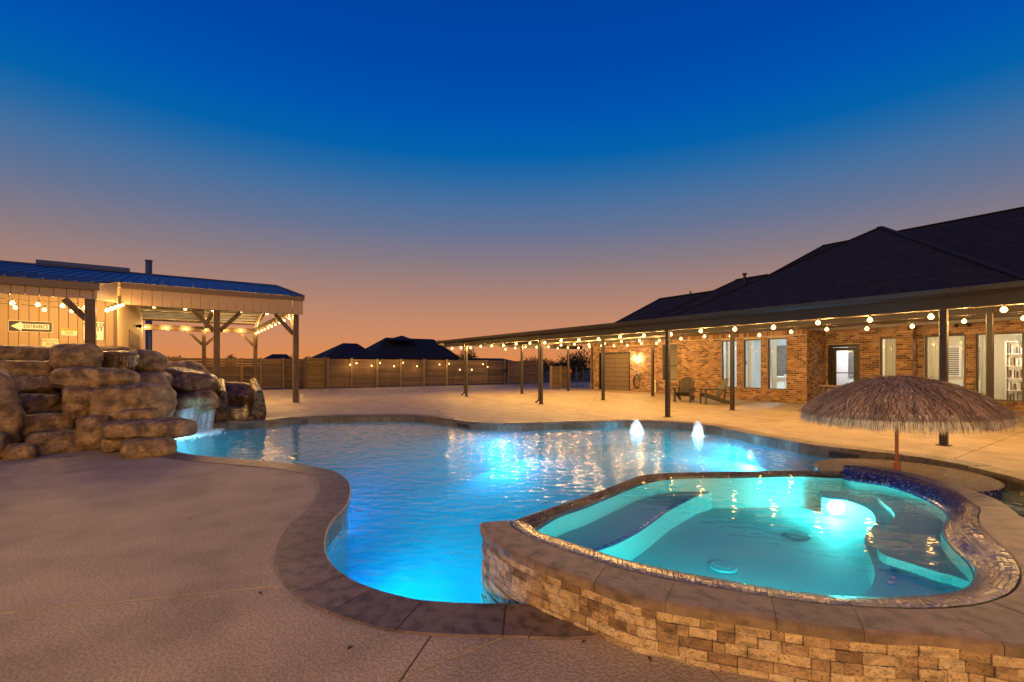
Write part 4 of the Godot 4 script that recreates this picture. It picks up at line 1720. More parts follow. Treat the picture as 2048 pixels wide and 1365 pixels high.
func roofs(house: Node3D) -> void:
	var e := 2.86
	var tabs := []
	# pyramid over the main wing
	var pk := Vector3(26.4, 7.78, -8.29)
	var a := Vector3(18.3, e, -16.3)
	var b := Vector3(18.3, e, -1.35)
	slope(house, "roof", [a, b, pk], tabs)
	slope(house, "roof", [b, Vector3(31.0, e, -1.35), pk], tabs)
	slope(house, "roof", [Vector3(31.0, e, -16.3), a, pk], tabs)
	# lower hipped roof towards the garage
	var r0 := Vector3(23.1, 5.75, -13.3)
	var c0 := Vector3(18.3, e + 0.02, -17.2)
	slope(house, "roof", [c0, Vector3(18.3, e + 0.02, -9.0), Vector3(23.1, 5.77, -9.0), r0], tabs)
	slope(house, "roof", [Vector3(28, e, -17.2), c0, r0], tabs)
	slope(house, "roof", [Vector3(28, e, -9.0), Vector3(28, e, -17.2), r0, Vector3(23.1, 5.75, -9.0)], tabs)
	# garage roof
	var g0 := Vector3(19.8, e, -21.35)
	var gr := Vector3(24.35, 5.57, -19.0)
	slope(house, "roof", [g0, Vector3(19.8, e, -12.0), Vector3(24.35, 5.57, -12.0), gr], tabs)
	slope(house, "roof", [Vector3(29.0, e, -21.35), g0, gr], tabs)
	slope(house, "roof", [Vector3(29.0, e, -12.0), Vector3(29.0, e, -21.35), gr, Vector3(24.35, 5.57, -12.0)], tabs)
	# higher long roof behind
	var m0 := Vector3(28.2, 7.83, -11.4)
	var m1 := Vector3(28.2, 7.83, 6.0)
	slope(house, "roof", [Vector3(20.0, e - 0.1, -16.2), Vector3(20.0, e - 0.1, 6.0), m1, m0], tabs)
	slope(house, "roof", [Vector3(36.0, e, 6.0), Vector3(36.0, e, -16.2), m0, m1], tabs)
	slope(house, "roof", [Vector3(36.0, e, -16.2), Vector3(20.0, e - 0.1, -16.2), m0], tabs)
	slope(house, "roof", [Vector3(20.0, e - 0.1, 6.0), Vector3(36.0, e, 6.0), m1], tabs)
	# caps along ridges and hips
	for e2 in [[a, pk], [b, pk], [Vector3(31.0, e, -16.3), pk], [c0, r0], [r0, Vector3(23.1, 5.76, -11.7)], [g0, gr], [gr, Vector3(24.35, 5.57, -12.0)], [m0, m1], [Vector3(20.0, e - 0.1, -16.2), m0]]:
		part_bar("ridge_cap", e2[0] + Vector3(0, 0.02, 0), e2[1] + Vector3(0, 0.02, 0), 0.24, 0.035, M.roof_deck, house)
	# only tabs that rise above the patio cover can be seen
	var seen := []
	for t in tabs:
		var p: Vector3 = t[0].origin
		if (p.y - EYE) / p.x > 0.11 and t[0].basis.z.dot(Vector3(0, EYE, 0) - p) * (1.0 if t[0].basis.z.y > 0 else -1.0) > 0:
			seen.append(t)
	pieces("shingle", seen, M.shingle, house, 0.0, 300)
	# vents on the roof
	var vp := Vector3(22.6, 5.55, -12.6)
	var vent := MB.new()
	vent.tube([vp + Vector3(0, -0.4, 0), vp + Vector3(0, 0.30, 0)], [0.06, 0.06], 10)
	vent.tube([vp + Vector3(0, 0.30, 0), vp + Vector3(0, 0.38, 0)], [0.10, 0.10], 10)
	obj("roof_vent", vent, M.black_metal, house)
	vp = on_x(1381, 586, 24.3)
	vent = MB.new()
	vent.tube([vp + Vector3(0, -0.3, 0), vp + Vector3(0, 0.1, 0)], [0.04, 0.04], 8)
	obj("roof_vent", vent, M.black_metal, house)

# ================================================================ patio cover
func build_patio_cover() -> void:
	var far := -21.4
	var near := 3.4
	var pc := thing("patio_cover", "long bronze metal patio cover on slim posts along the brick house", "patio cover", Vector3(10.65, 0, -10))
	var rows := {10.65: [-19.0, -13.5, -8.05, -2.45, 3.1], 14.0: [-19.3, -13.7, -8.2, -2.48, 3.1], 17.7: [-20.0, -14.2]}
	for x in rows:
		for z in rows[x]:
			var top: float = 2.50 + (x - 10.4) * 0.026
			var mb := MB.new()
			mb.soft(Transform3D(Basis(), Vector3(x, top / 2, z)), Vector3(0.105, top, 0.105), 0.008)
			var p := obj("post", mb, M.bronze_paint, pc)
			part_box("base_plate", Vector3(x - 0.09, 0.0, z - 0.09), Vector3(x + 0.09, 0.012, z + 0.09), M.bronze_paint, p)
	# beams under the roof sheet
	part_box("beam", Vector3(10.56, 2.31, far + 0.3), Vector3(10.60, 2.52, near), M.bronze_paint, pc)
	for x in [14.0, 17.7]:
		var h: float = 2.5 + (x - 10.4) * 0.026
		part_box("beam", Vector3(x - 0.04, h - 0.13, far + 0.3), Vector3(x + 0.04, h, near if x < 15 else -13.5), M.bronze_paint, pc)
	# roof pans with standing ribs, each its own strip
	var k := 0
	var z := far
	while z < near - 0.05:
		var e := minf(z + 0.61, near)
		var stop := 18.68 if (z + e) / 2 > -13.4 and (z + e) / 2 < -8.1 else 20.12
		var mb := MB.new()
		var h := 2.5 + (stop - 10.4) * 0.026
		# pan
		mb.quad(Vector3(10.38, 2.51, e - 0.004), Vector3(stop, h + 0.01, e - 0.004), Vector3(stop, h + 0.01, z + 0.004), Vector3(10.38, 2.51, z + 0.004))
		mb.quad(Vector3(10.38, 2.50, z + 0.004), Vector3(stop, h, z + 0.004), Vector3(stop, h, e - 0.004), Vector3(10.38, 2.50, e - 0.004))
		bar(mb, Vector3(10.40, 2.535, z + 0.02), Vector3(stop, h + 0.035, z + 0.02), 0.03, 0.05)
		obj("roof_pan", mb, M.ceiling_paint, pc)
		z = e
		k += 1
	# gutter along the front
	var g := MB.new()
	var prof := [Vector2(10.40, 2.50), Vector2(10.31, 2.50), Vector2(10.28, 2.54), Vector2(10.27, 2.62), Vector2(10.285, 2.625), Vector2(10.295, 2.55), Vector2(10.32, 2.515), Vector2(10.40, 2.515)]
	for j in prof.size():
		var p: Vector2 = prof[j]
		var q: Vector2 = prof[(j + 1) % prof.size()]
		g.quad(Vector3(p.x, p.y, near), Vector3(p.x, p.y, far), Vector3(q.x, q.y, far), Vector3(q.x, q.y, near))
	obj("gutter", g, M.bronze_paint, pc)
	var fas := MB.new()
	bx(fas, Vector3(10.38, 2.495, far), Vector3(10.41, 2.625, near))
	obj("fascia", fas, M.bronze_paint, pc)
	# end fascia
	part_box("end_fascia", Vector3(10.38, 2.42, far - 0.03), Vector3(20.1, 2.66, far - 0.002), M.bronze_paint, pc)
	# downspouts at the two far posts
	for zz in [-19.0, -13.5]:
		var d := MB.new()
		d.tube([Vector3(10.34, 2.5, zz + 0.35), Vector3(10.34, 2.36, zz + 0.33), Vector3(10.46, 2.22, zz + 0.12), Vector3(10.53, 2.10, zz + 0.03), Vector3(10.53, 0.25, zz + 0.03), Vector3(10.50, 0.14, zz + 0.03), Vector3(10.38, 0.07, zz + 0.03)], [0.035], 8)
		obj("downspout", d, M.bronze_paint, pc)
	# wall sconce, hose reel, stub pipe, floodlights, downspout: things on the brick wall
	var sp := on_x(1271, 716, 20.05)
	var sc_ := thing("wall_sconce", "lit wall lantern beside the brown garage door", "wall lamp", sp)
	part_box("back_plate", Vector3(20.15, sp.y - 0.10, sp.z - 0.06), Vector3(20.185, sp.y + 0.12, sp.z + 0.06), M.black_metal, sc_)
	var gl := MB.new()
	gl.lathe([[0.03, -0.10], [0.055, -0.08], [0.065, 0.06], [0.02, 0.09], [0.0, 0.09]], 12, Transform3D(Basis(), sp))
	var gg := obj("lamp_glass", gl, M.sconce_glass, sc_)
	lamp(gg, sp, Color(1.0, 0.84, 0.58), 3.0, 0.06)
	part_box("cap", Vector3(sp.x - 0.07, sp.y + 0.091, sp.z - 0.07), Vector3(sp.x + 0.07, sp.y + 0.11, sp.z + 0.07), M.black_metal, sc_)
	part_box("arm", Vector3(sp.x, sp.y + 0.112, sp.z - 0.015), Vector3(20.16, sp.y + 0.13, sp.z + 0.015), M.black_metal, sc_)
	var hp := Vector3(20.05, 0.62, -17.12)
	var hose := thing("garden_hose", "coiled dark garden hose hanging on the brick wall under the lantern", "hose", hp)
	var hm := MB.new()
	for q in 5:
		var pts := []
		for j in 25:
			var a := TAU * j / 24
			pts.append(hp + Vector3(-0.012 * q, cos(a) * (0.33 + 0.02 * (q % 3)) - 0.06, sin(a) * (0.17 + 0.012 * q)))
		hm.tube(pts, [0.013], 6, Color.WHITE, false)
	obj("coil", hm, M.rubber, hose)
	var hk := MB.new()
	hk.lathe([[0.14, 0.0], [0.15, 0.05], [0.15, 0.12], [0.0, 0.13]], 14, Transform3D(Basis(Vector3(0, 0, 1), PI / 2), Vector3(20.16, 0.92, -17.12)))
	obj("holder", hk, M.sign_grey, hose)
	var st := thing("standpipe", "short white pipe standing against the brick wall by the shaded window", "pipe", Vector3(20.05, 0, -15.92))
	var pm := MB.new()
	pm.tube([Vector3(20.05, 0, -15.92), Vector3(20.05, 0.62, -15.92)], [0.035], 10)
	obj("pipe", pm, M.pvc, st)
	pm = MB.new()
	pm.tube([Vector3(20.05, 0.62, -15.92), Vector3(20.05, 0.68, -15.92)], [0.045], 10)
	obj("cap", pm, M.pvc, st)
	var fl := thing("floodlight", "small twin black floodlight fixed under the patio ceiling above a wide window", "floodlight", Vector3(20.12, 2.70, -4.15))
	part_box("base", Vector3(20.1, 2.66, -4.22), Vector3(20.27, 2.72, -4.08), M.black_metal, fl)
	for s in 2:
		var hm2 := MB.new()
		var c := Vector3(20.06, 2.66, -4.30 + s * 0.30)
		hm2.tube([c + Vector3(0.06, 0.02, 0), c, c + Vector3(-0.06, -0.03, 0)], [0.03, 0.055, 0.06], 12)
		obj("head", hm2, M.black_metal, fl)
	var ds := thing("wall_downspout", "brown downspout on the garage corner of the brick house", "downspout", Vector3(20.12, 0, -20.6))
	var dm := MB.new()
	dm.tube([Vector3(20.12, 2.55, -20.6), Vector3(20.12, 0.2, -20.6), Vector3(20.08, 0.1, -20.5), Vector3(19.9, 0.06, -20.4)], [0.04], 8)
	obj("pipe", dm, M.bronze_paint, ds)
	part_box("strap", Vector3(20.075, 1.2, -20.66), Vector3(20.17, 1.23, -20.54), M.bronze_paint, ds)

# ================================================================ metal pavilion and store
func ribbed(parent: Node3D, called: String, a: Vector3, b: Vector3, c: Vector3, d: Vector3, m: Material) -> void:
	# one roof sheet a-b along the eave, d-c along the ridge; three ribs up the slope
	var mb := MB.new()
	mb.quad(a, b, c, d)
	var dn := Vector3(0, -0.008, 0)
	mb.quad(d + dn, c + dn, b + dn, a + dn)
	for k in 3:
		var t := (k + 0.5) / 3.0
		bar(mb, a.lerp(b, t) + Vector3(0, 0.012, 0), d.lerp(c, t) + Vector3(0, 0.012, 0), 0.035, 0.03)
	obj(called, mb, m, parent)

func build_pavilion() -> void:
	var pv := thing("metal_pavilion", "open blue-roofed metal pavilion joined to a tan-sided store", "pavilion", Vector3(1, 0, -25))
	var x0 := -15.0
	var x1 := 3.72
	var xw := -1.72
	var zf := -19.35
	var zb := -31.4
	var ridge := Vector3(0, 5.25, -25.35)
	# roof sheets
	var x := x0
	while x < x1 - 0.05:
		var e := minf(x + 0.9, x1)
		ribbed(pv, "roof_sheet", Vector3(x + 0.004, 3.99, zf + 0.25), Vector3(e - 0.004, 3.99, zf + 0.25), Vector3(e - 0.004, ridge.y, ridge.z), Vector3(x + 0.004, ridge.y, ridge.z), M.blue_roof)
		ribbed(pv, "roof_sheet", Vector3(e - 0.004, 3.99, zb - 0.25), Vector3(x + 0.004, 3.99, zb - 0.25), Vector3(x + 0.004, ridge.y, ridge.z), Vector3(e - 0.004, ridge.y, ridge.z), M.blue_roof)
		if e <= xw + 0.6:
			var ee := minf(e, xw + 0.12)
			ribbed(pv, "roof_sheet", Vector3(x + 0.004, 3.30, -14.62), Vector3(ee - 0.004, 3.30, -14.62), Vector3(ee - 0.004, 4.02, zf + 0.24), Vector3(x + 0.004, 4.02, zf + 0.24), M.blue_roof)
		x = e
	part_box("ridge_cap", Vector3(x0, 5.24, ridge.z - 0.15), Vector3(x1, 5.29, ridge.z + 0.15), M.blue_roof, pv)
	part_box("ridge_vent", Vector3(on_z(73, 530, ridge.z).x, 5.29, ridge.z - 0.18), Vector3(on_z(259, 545, ridge.z).x, 5.44, ridge.z + 0.18), M.blue_roof, pv)
	# fascias and rake trim
	part_box("fascia", Vector3(xw + 0.13, 3.80, zf + 0.22), Vector3(x1, 3.975, zf + 0.27), M.trim, pv)
	part_box("fascia", Vector3(x0, 3.80, zb - 0.27), Vector3(x1, 3.975, zb - 0.22), M.trim, pv)
	part_box("fascia", Vector3(x0, 3.12, -14.66), Vector3(xw + 0.12, 3.29, -14.60), M.trim, pv)
	part_bar("rake_trim", Vector3(x1 + 0.02, 3.93, zf + 0.27), Vector3(x1 + 0.02, 5.20, ridge.z), 0.05, 0.2, M.trim, pv)
	part_bar("rake_trim", Vector3(x1 + 0.02, 3.93, zb - 0.27), Vector3(x1 + 0.02, 5.20, ridge.z), 0.05, 0.2, M.trim, pv)
	# skirt panels under the front eaves
	var k := 0
	x = xw + 0.14
	while x < x1 - 0.1:
		var e := minf(x + 0.26, x1)
		part_box("skirt_panel", Vector3(x + 0.003, 3.30, zf + 0.19), Vector3(e - 0.006, 3.80, zf + 0.21), M.siding, pv)
		x = e
	x = x0
	while x < xw:
		var e := minf(x + 0.225, xw + 0.06)
		part_box("skirt_panel", Vector3(x + 0.003, 2.92, -14.72), Vector3(e - 0.006, 3.12, -14.70), M.siding, pv)
		x = e
	var z := -14.75
	while z > zf + 0.3:
		var e := maxf(z - 0.2, zf + 0.25)
		var lift := (-14.7 - e) * 0.165
		part_box("skirt_panel", Vector3(xw + 0.04, 2.92 + lift * 0.55, e + 0.01), Vector3(xw + 0.06, 3.22 + lift, z - 0.003), M.siding, pv)
		z = e
	# store walls
	x = -13.0
	while x < xw - 0.02:
		var e := minf(x + 0.212, xw)
		part_box("siding_panel", Vector3(x + 0.004, 0.0, zf - 0.04), Vector3(e - 0.008, 3.95, zf), M.siding, pv)
		x = e
	var shell := MB.new()
	bx(shell, Vector3(-13.0, 0, zb), Vector3(xw - 0.045, 3.94, zf - 0.045))
	obj("store_core", shell, M.trim, pv)
	z = zf - 0.045
	while z > zb + 0.02:
		var e := maxf(z - 0.285, zb)
		part_box("siding_panel", Vector3(xw - 0.04, 0.0, e + 0.004), Vector3(xw, 3.95 + minf(zf - e, e - zb) * 0.19, z - 0.006), M.siding, pv)
		z = e
	part_box("corner_trim", Vector3(xw - 0.06, 0, zf - 0.06), Vector3(xw + 0.03, 3.9, zf + 0.03), M.trim, pv)
	# shuttered opening in the end wall
	var d0 := on_x(257, 659, xw)
	var d1 := on_x(277, 672, xw)
	var door := part_box("shutter_door", Vector3(xw + 0.001, 0.0, d1.z), Vector3(xw + 0.03, d0.y, d0.z), M.trim, pv)
	for j in 26:
		if 0.1 + j * 0.085 < d0.y - 0.1:
			part_box("slat", Vector3(xw + 0.028, 0.1 + j * 0.085, d1.z + 0.1), Vector3(xw + 0.045, 0.16 + j * 0.085, d0.z - 0.1), M.frame_paint, door)
	# posts, braces
	for p in [[3.5, zf, 3.3], [0.97, zf, 3.3], [3.5, zb, 3.3], [0.97, zb, 3.3], [-1.78, -14.82, 2.92]]:
		var mb := MB.new()
		mb.soft(Transform3D(Basis(), Vector3(p[0], p[2] / 2 + 0.04, p[1])), Vector3(0.19, p[2] + 0.08, 0.19), 0.008)
		obj("post", mb, M.post_wood, pv)
		for s in [-1, 1]:
			if (p[0] > 3 and s > 0) or (p[0] < 0 and s > 0):
				continue
			part_bar("brace", Vector3(p[0] + s * 0.08, p[2] - (0.72 if p[0] > 0 else 0.45), p[1]), Vector3(p[0] + s * (0.72 if p[0] > 0 else 0.45), p[2] - 0.02, p[1]), 0.09, 0.14, M.post_wood, pv)
		if p[0] > 3:
			var q: float = -1.0 if p[1] > -25 else 1.0
			part_bar("brace", Vector3(p[0], p[2] - 0.85, p[1] + q * 0.08), Vector3(p[0], p[2] - 0.02, p[1] + q * 0.85), 0.09, 0.14, M.post_wood, pv)
	part_box("downpipe_boot", Vector3(3.62, 0, zf + 0.02), Vector3(3.74, 0.32, zf + 0.14), M.pvc, pv)
	# headers, rafters and purlins
	for zz in [zf, zb]:
		part_box("header", Vector3(xw + 0.05, 3.30, zz - 0.08), Vector3(3.6, 3.58, zz + 0.08), M.post_wood, pv)
	part_box("header", Vector3(x0, 2.94, -14.90), Vector3(xw, 3.16, -14.75), M.post_wood, pv)
	for xx in [0.97, 3.5]:
		part_bar("rafter", Vector3(xx, 3.70, zf), Vector3(xx, 4.98, ridge.z), 0.09, 0.24, M.galvanised, pv)
		part_bar("rafter", Vector3(xx, 3.70, zb), Vector3(xx, 4.98, ridge.z), 0.09, 0.24, M.galvanised, pv)
		part_box("tie_beam", Vector3(xx - 0.04, 3.40, zb + 0.1), Vector3(xx + 0.04, 3.62, zf - 0.1), M.post_wood, pv)
	for j in 12:
		var t := (j + 0.3) / 12.0
		for s in [0, 1]:
			var zz := lerpf(zf if s == 0 else zb, ridge.z, t)
			var y := lerpf(3.92, 5.18, t)
			part_box("purlin", Vector3(xw + 0.02, y - 0.09, zz - 0.025), Vector3(x1 - 0.02, y, zz + 0.025), M.galvanised, pv)
	# a tall steel pole behind the store
	var pp := on_z(297, 523, zb - 2.2)
	var pole := thing("steel_pole", "tall dark blue steel pole standing behind the store", "pole", Vector3(pp.x, 0, pp.z))
	var pm := MB.new()
	pm.tube([Vector3(pp.x, 0, pp.z), Vector3(pp.x, pp.y, pp.z)], [0.16], 14)
	obj("shaft", pm, M.blue_roof, pole)
	pm = MB.new()
	pm.tube([Vector3(pp.x, pp.y, pp.z), Vector3(pp.x, pp.y + 0.06, pp.z)], [0.19], 14)
	obj("cap", pm, M.blue_roof, pole)
	# twin floodlight on the end wall
	var fp := on_x(272, 653, xw)
	var fl := thing("floodlight", "black twin floodlight fixed to the tan end wall above the shutter", "floodlight", fp)
	part_box("base", fp + Vector3(0, -0.06, -0.06), fp + Vector3(0.05, 0.06, 0.06), M.black_metal, fl)
	for s in [-1, 1]:
		var hm := MB.new()
		var c := fp + Vector3(0.1, 0.02, s * 0.16)
		hm.tube([c - Vector3(0.05, 0, 0), c + Vector3(0.02, -0.01, 0), c + Vector3(0.09, -0.04, 0)], [0.05, 0.08, 0.09], 10)
		obj("head", hm, M.black_metal, fl)
	build_signs(zf)

func plate(called: String, label: String, a: Vector3, b: Vector3, m: Material) -> Node3D:
	var t := thing(called, label, "sign", (a + b) / 2)
	part_box("plate", a, b, m, t)
	return t

func letters(parent: Node3D, text: String, at: Vector3, height: float, m: Material, wide := 1.0, bold := 0.0) -> void:
	var f := SystemFont.new()
	f.font_names = PackedStringArray(["Droid Sans"])
	f.font_weight = 700
	var tm := TextMesh.new()
	tm.text = text
	tm.font = f
	tm.font_size = 32
	tm.pixel_size = height / 23.0
	tm.depth = 0.006
	var o := MeshInstance3D.new()
	o.mesh = tm
	o.material_override = m
	o.name = "lettering"
	parent.add_child(o, true)
	o.scale = Vector3(wide, 1, 1)
	o.position = at - whole(parent)

func build_signs(zf: float) -> void:
	# black sign with white arrow
	var a := on_z(21, 664, zf)
	var b := on_z(101, 643.4, zf)
	var mid := on_z(61, 653.6, zf)
	var w := 0.90
	var h := 0.29
	var z := zf + 0.012
	var c := Vector3(mid.x, mid.y, z)
	var t := thing("entrance_sign", "black sign with white arrow reading ENTRANCE on tan wall", "sign", c)
	part_box("border", c - Vector3(w / 2 + 0.012, h / 2 + 0.012, 0.010), c + Vector3(w / 2 + 0.012, h / 2 + 0.012, 0.0), M.sign_white, t)
	part_box("plate", c - Vector3(w / 2, h / 2, 0.0), c + Vector3(w / 2, h / 2, 0.004), M.sign_black, t)
	var ar := MB.new()
	var zz := z + 0.007
	var pts := [Vector2(-0.41, 0), Vector2(-0.19, -0.13), Vector2(-0.19, -0.075), Vector2(0.39, -0.075), Vector2(0.39, 0.075), Vector2(-0.19, 0.075), Vector2(-0.19, 0.13)]
	for k in [[0, 1, 6], [1, 2, 5], [1, 5, 6], [2, 3, 4], [2, 4, 5]]:
		ar.tri(Vector3(c.x + pts[k[0]].x, c.y + pts[k[0]].y, zz), Vector3(c.x + pts[k[1]].x, c.y + pts[k[1]].y, zz), Vector3(c.x + pts[k[2]].x, c.y + pts[k[2]].y, zz))
	obj("arrow", ar, M.sign_white, t)
	letters(t, "ENTRANCE", Vector3(c.x + 0.11, c.y, zz + 0.004), 0.105, M.sign_black, 0.7)
	# caution notice
	mid = on_z(138, 664.7, zf)
	c = Vector3(mid.x, mid.y, z)
	t = thing("caution_sign", "small cream notice with yellow CAUTION heading on tan wall", "sign", c)
	part_box("plate", c - Vector3(0.18, 0.105, 0.01), c + Vector3(0.18, 0.105, 0.0), M.sign_cream, t)
	part_box("heading", c + Vector3(-0.18, 0.035, 0.0), c + Vector3(0.18, 0.105, 0.003), M.sign_yellow, t)
	letters(t, "CAUTION", c + Vector3(0, 0.07, 0.006), 0.05, M.sign_black, 1.1)
	for k in 2:
		part_box("print_line", c + Vector3(-0.09, -0.008 - k * 0.045, 0.0), c + Vector3(0.09, 0.008 - k * 0.045, 0.002), M.sign_grey, t)
	# shuttle bus stop
	mid = on_z(100.5, 688, zf)
	c = Vector3(mid.x, mid.y, z)
	t = thing("bus_stop_sign", "pale notice reading SHUTTLE BUS STOP half behind the boulders", "sign", c)
	part_box("plate", c - Vector3(0.185, 0.17, 0.01), c + Vector3(0.185, 0.15, 0.0), M.sign_cream, t)
	letters(t, "SHUTTLE", c + Vector3(0, 0.085, 0.004), 0.075, M.sign_grey)
	letters(t, "BUS", c + Vector3(0, -0.01, 0.004), 0.075, M.sign_grey)
	letters(t, "STOP", c + Vector3(0, -0.105, 0.004), 0.075, M.sign_grey)
	# speed limit, partly behind the post
	var r := on_z(208, 663, zf)
	c = Vector3(r.x - 0.25, r.y, z)
	t = thing("speed_limit_sign", "white SPEED LIMIT 5 sign half hidden by the brown post", "sign", c)
	part_box("border", c - Vector3(0.25, 0.30, 0.010), c + Vector3(0.25, 0.30, 0.0), M.sign_black, t)
	part_box("plate", c - Vector3(0.235, 0.285, 0.0), c + Vector3(0.235, 0.285, 0.004), M.sign_white, t)
	letters(t, "SPEED", c + Vector3(0, 0.19, 0.008), 0.11, M.sign_black, 1.05)
	letters(t, "LIMIT", c + Vector3(0, 0.06, 0.008), 0.11, M.sign_black, 1.05)
	letters(t, "5", c + Vector3(0, -0.14, 0.008), 0.22, M.sign_black, 1.2)

# ================================================================ fence
func wood_tone() -> Color:
	var k := rng.randf_range(0.65, 1.2)
	return Color(0.15 * k, 0.098 * k, 0.06 * k)

func fence_run(parent: Node3D, pts: Array, high: float) -> void:
	# pts: post places on the ground
	var slats := []
	for k in pts.size():
		var p: Vector2 = pts[k]
		var hgt := high + rng.randf_range(0.0, 0.04)
		var mb := MB.new()
		mb.soft(Transform3D(Basis(), Vector3(p.x, hgt / 2, p.y + 0.02)), Vector3(0.13, hgt, 0.10), 0.006, Color(0.19, 0.135, 0.088) * rng.randf_range(0.85, 1.1))
		obj("post", mb, M.fence_wood, parent)
		if k == pts.size() - 1:
			break
		var q: Vector2 = pts[k + 1]
		var d := (q - p).normalized()
		var n := 12
		var tint := rng.randf_range(0.8, 1.15)
		for j in n:
			var y := 0.07 + (high - 0.1) * (j + 0.5) / n
			var col := wood_tone() * tint
			var b := Basis(v3(d, 0), Vector3.UP, v3(d, 0).cross(Vector3.UP)).rotated(Vector3.UP, rng.randf_range(-0.003, 0.003))
			slats.append([Transform3D(b, v3((p + q) / 2, y) + b.z * rng.randf_range(-0.045, -0.03)), Vector3(p.distance_to(q) - 0.02, high / n - rng.randf_range(0.014, 0.03), 0.02), Color(col.r, col.g, col.b)])
	pieces("slat", slats, M.fence_wood, parent, 0.0, 300)

func build_fence() -> void:
	var zr := -30.6
	var f := thing("slat_fence", "long weathered fence of horizontal boards across the far deck", "fence", Vector3(11, 0, zr))
	var pts := []
	for px in [655.5, 702.5, 754.0, 801.0, 848.0, 893.0, 934.0, 973.0, 1010.0]:
		var p := on_z(px, 735, zr)
		pts.append(Vector2(p.x, p.z))
	fence_run(f, pts, 1.88)
	var g := thing("slat_fence", "dark board fence running behind the open pavilion", "fence", Vector3(-1, 0, -32.0))
	pts = []
	for px in [215.0, 275.0, 334.0, 410.0, 483.0, 521.0, 566.0, 609.0]:
		var p := on_z(px, 735, -32.0)
		pts.append(Vector2(p.x, p.z))
	fence_run(g, pts, 1.88)
	var gate := thing("board_gate", "newer yellowish board gate between the two grey fences", "gate", v3(on_level(632, 779), 0))
	var a := on_z(612.0, 735, -31.2)
	var b := on_z(650.0, 735, -30.7)
	var boards := []
	var d := (Vector2(b.x, b.z) - Vector2(a.x, a.z)).normalized()
	for j in 10:
		var bb := Basis(v3(d, 0), Vector3.UP, v3(d, 0).cross(Vector3.UP))
		boards.append([Transform3D(bb, (Vector3(a.x, 0, a.z) + Vector3(b.x, 0, b.z)) / 2 + Vector3(0, 0.15 + j * 0.185, 0)), Vector3(Vector2(b.x - a.x, b.z - a.z).length() - 0.1, 0.165, 0.02), Color(0.17, 0.115, 0.04) * rng.randf_range(0.85, 1.15)])
	pieces("board", boards, M.fence_wood, gate, 0.002)
	for p in [a, b]:
		part_box("gate_post", Vector3(p.x - 0.06, 0, p.z - 0.05), Vector3(p.x + 0.06, 1.98, p.z + 0.05), M.post_wood, gate)
	# fence that runs on beyond the pipe gate
	var h := thing("slat_fence", "shaded board fence receding beyond the patio posts", "fence", Vector3(20, 0, -33))
	var e := on_level(1076, 768.5)
	var s := Vector2(on_z(1017, 735, zr).x, zr)
	fence_run(h, [s, s.lerp(e, 0.5), e], 1.85)
	var sh := thing("slat_fence", "short low board fence beside the pipe gate near garage corner", "fence", Vector3(19, 0, -22.2))
	fence_run(sh, [Vector2(18.25, -22.2), Vector2(19.0, -22.2), Vector2(19.7, -22.2)], 1.42)
	# open pipe gate swung against the fence
	var pg := thing("pipe_gate", "black pipe gate swung open in front of the board fence", "gate", v3(on_level(955, 774), 0))
	var zg := -29.9
	var l := on_z(905, 735, zg).x
	var r := on_z(1008, 735, zg).x
	var mb := MB.new()
	for y in [0.12, 0.9, 1.14]:
		mb.tube([Vector3(l, y, zg), Vector3(r, y, zg)], [0.022], 6)
	for x in [l, on_z(943, 735, zg).x, r]:
		mb.tube([Vector3(x, 0.1, zg), Vector3(x, 1.16, zg)], [0.022], 6)
	obj("frame", mb, M.black_metal, pg)
	mb = MB.new()
	mb.tube([Vector3(r + 0.15, 0, zg), Vector3(r + 0.15, 1.9, zg)], [0.06], 10)
	obj("gate_post", mb, M.black_metal, pg)
	part_box("latch", Vector3(r - 0.05, 0.95, zg - 0.06), Vector3(r + 0.2, 1.2, zg + 0.06), M.black_metal, pg)
	# pipe gate by the garage
	var p2 := thing("pipe_gate", "closed dark pipe gate beside the garage corner", "gate", Vector3(20, 0, -22.2))
	mb = MB.new()
	for y in [0.15, 0.8, 1.35]:
		mb.tube([Vector3(19.8, y, -22.2), Vector3(20.9, y, -22.2)], [0.02], 6)
	for x in [19.8, 20.35, 20.9]:
		mb.tube([Vector3(x, 0.0, -22.2), Vector3(x, 1.38, -22.2)], [0.02], 6)
	obj("frame", mb, M.black_metal, p2)
	part_box("warning_tag", Vector3(19.76, 1.0, -22.17), Vector3(19.9, 1.2, -22.16), M.red_tag, p2)

# ================================================================ beyond the fence
func hip_house(called: String, label: String, x0: float, x1: float, z0: float, z1: float, eave: float, top: float, inset: float) -> Node3D:
	var t := thing(called, label, "house", Vector3((x0 + x1) / 2, 0, (z0 + z1) / 2))
	var mb := MB.new()
	bx(mb, Vector3(x0 + 0.4, -0.03, z0 + 0.4), Vector3(x1 - 0.4, eave, z1 - 0.4))
	obj("wall", mb, M.far_wall, t)
	var r := MB.new()
	var zm := (z0 + z1) / 2
	var a := Vector3(x0, eave, z1)
	var b := Vector3(x1, eave, z1)
	var c := Vector3(x1, eave, z0)
	var d := Vector3(x0, eave, z0)
	var p := Vector3(x0 + inset, top, zm)
	var q := Vector3(x1 - inset * 0.45, top, zm)
	r.quad(a, b, q, p)
	r.quad(c, d, p, q)
	r.tri(b, c, q)
	r.tri(d, a, p)
	r.quad(d, c, b, a)
	obj("roof", r, M.far_roof, t)
	return t

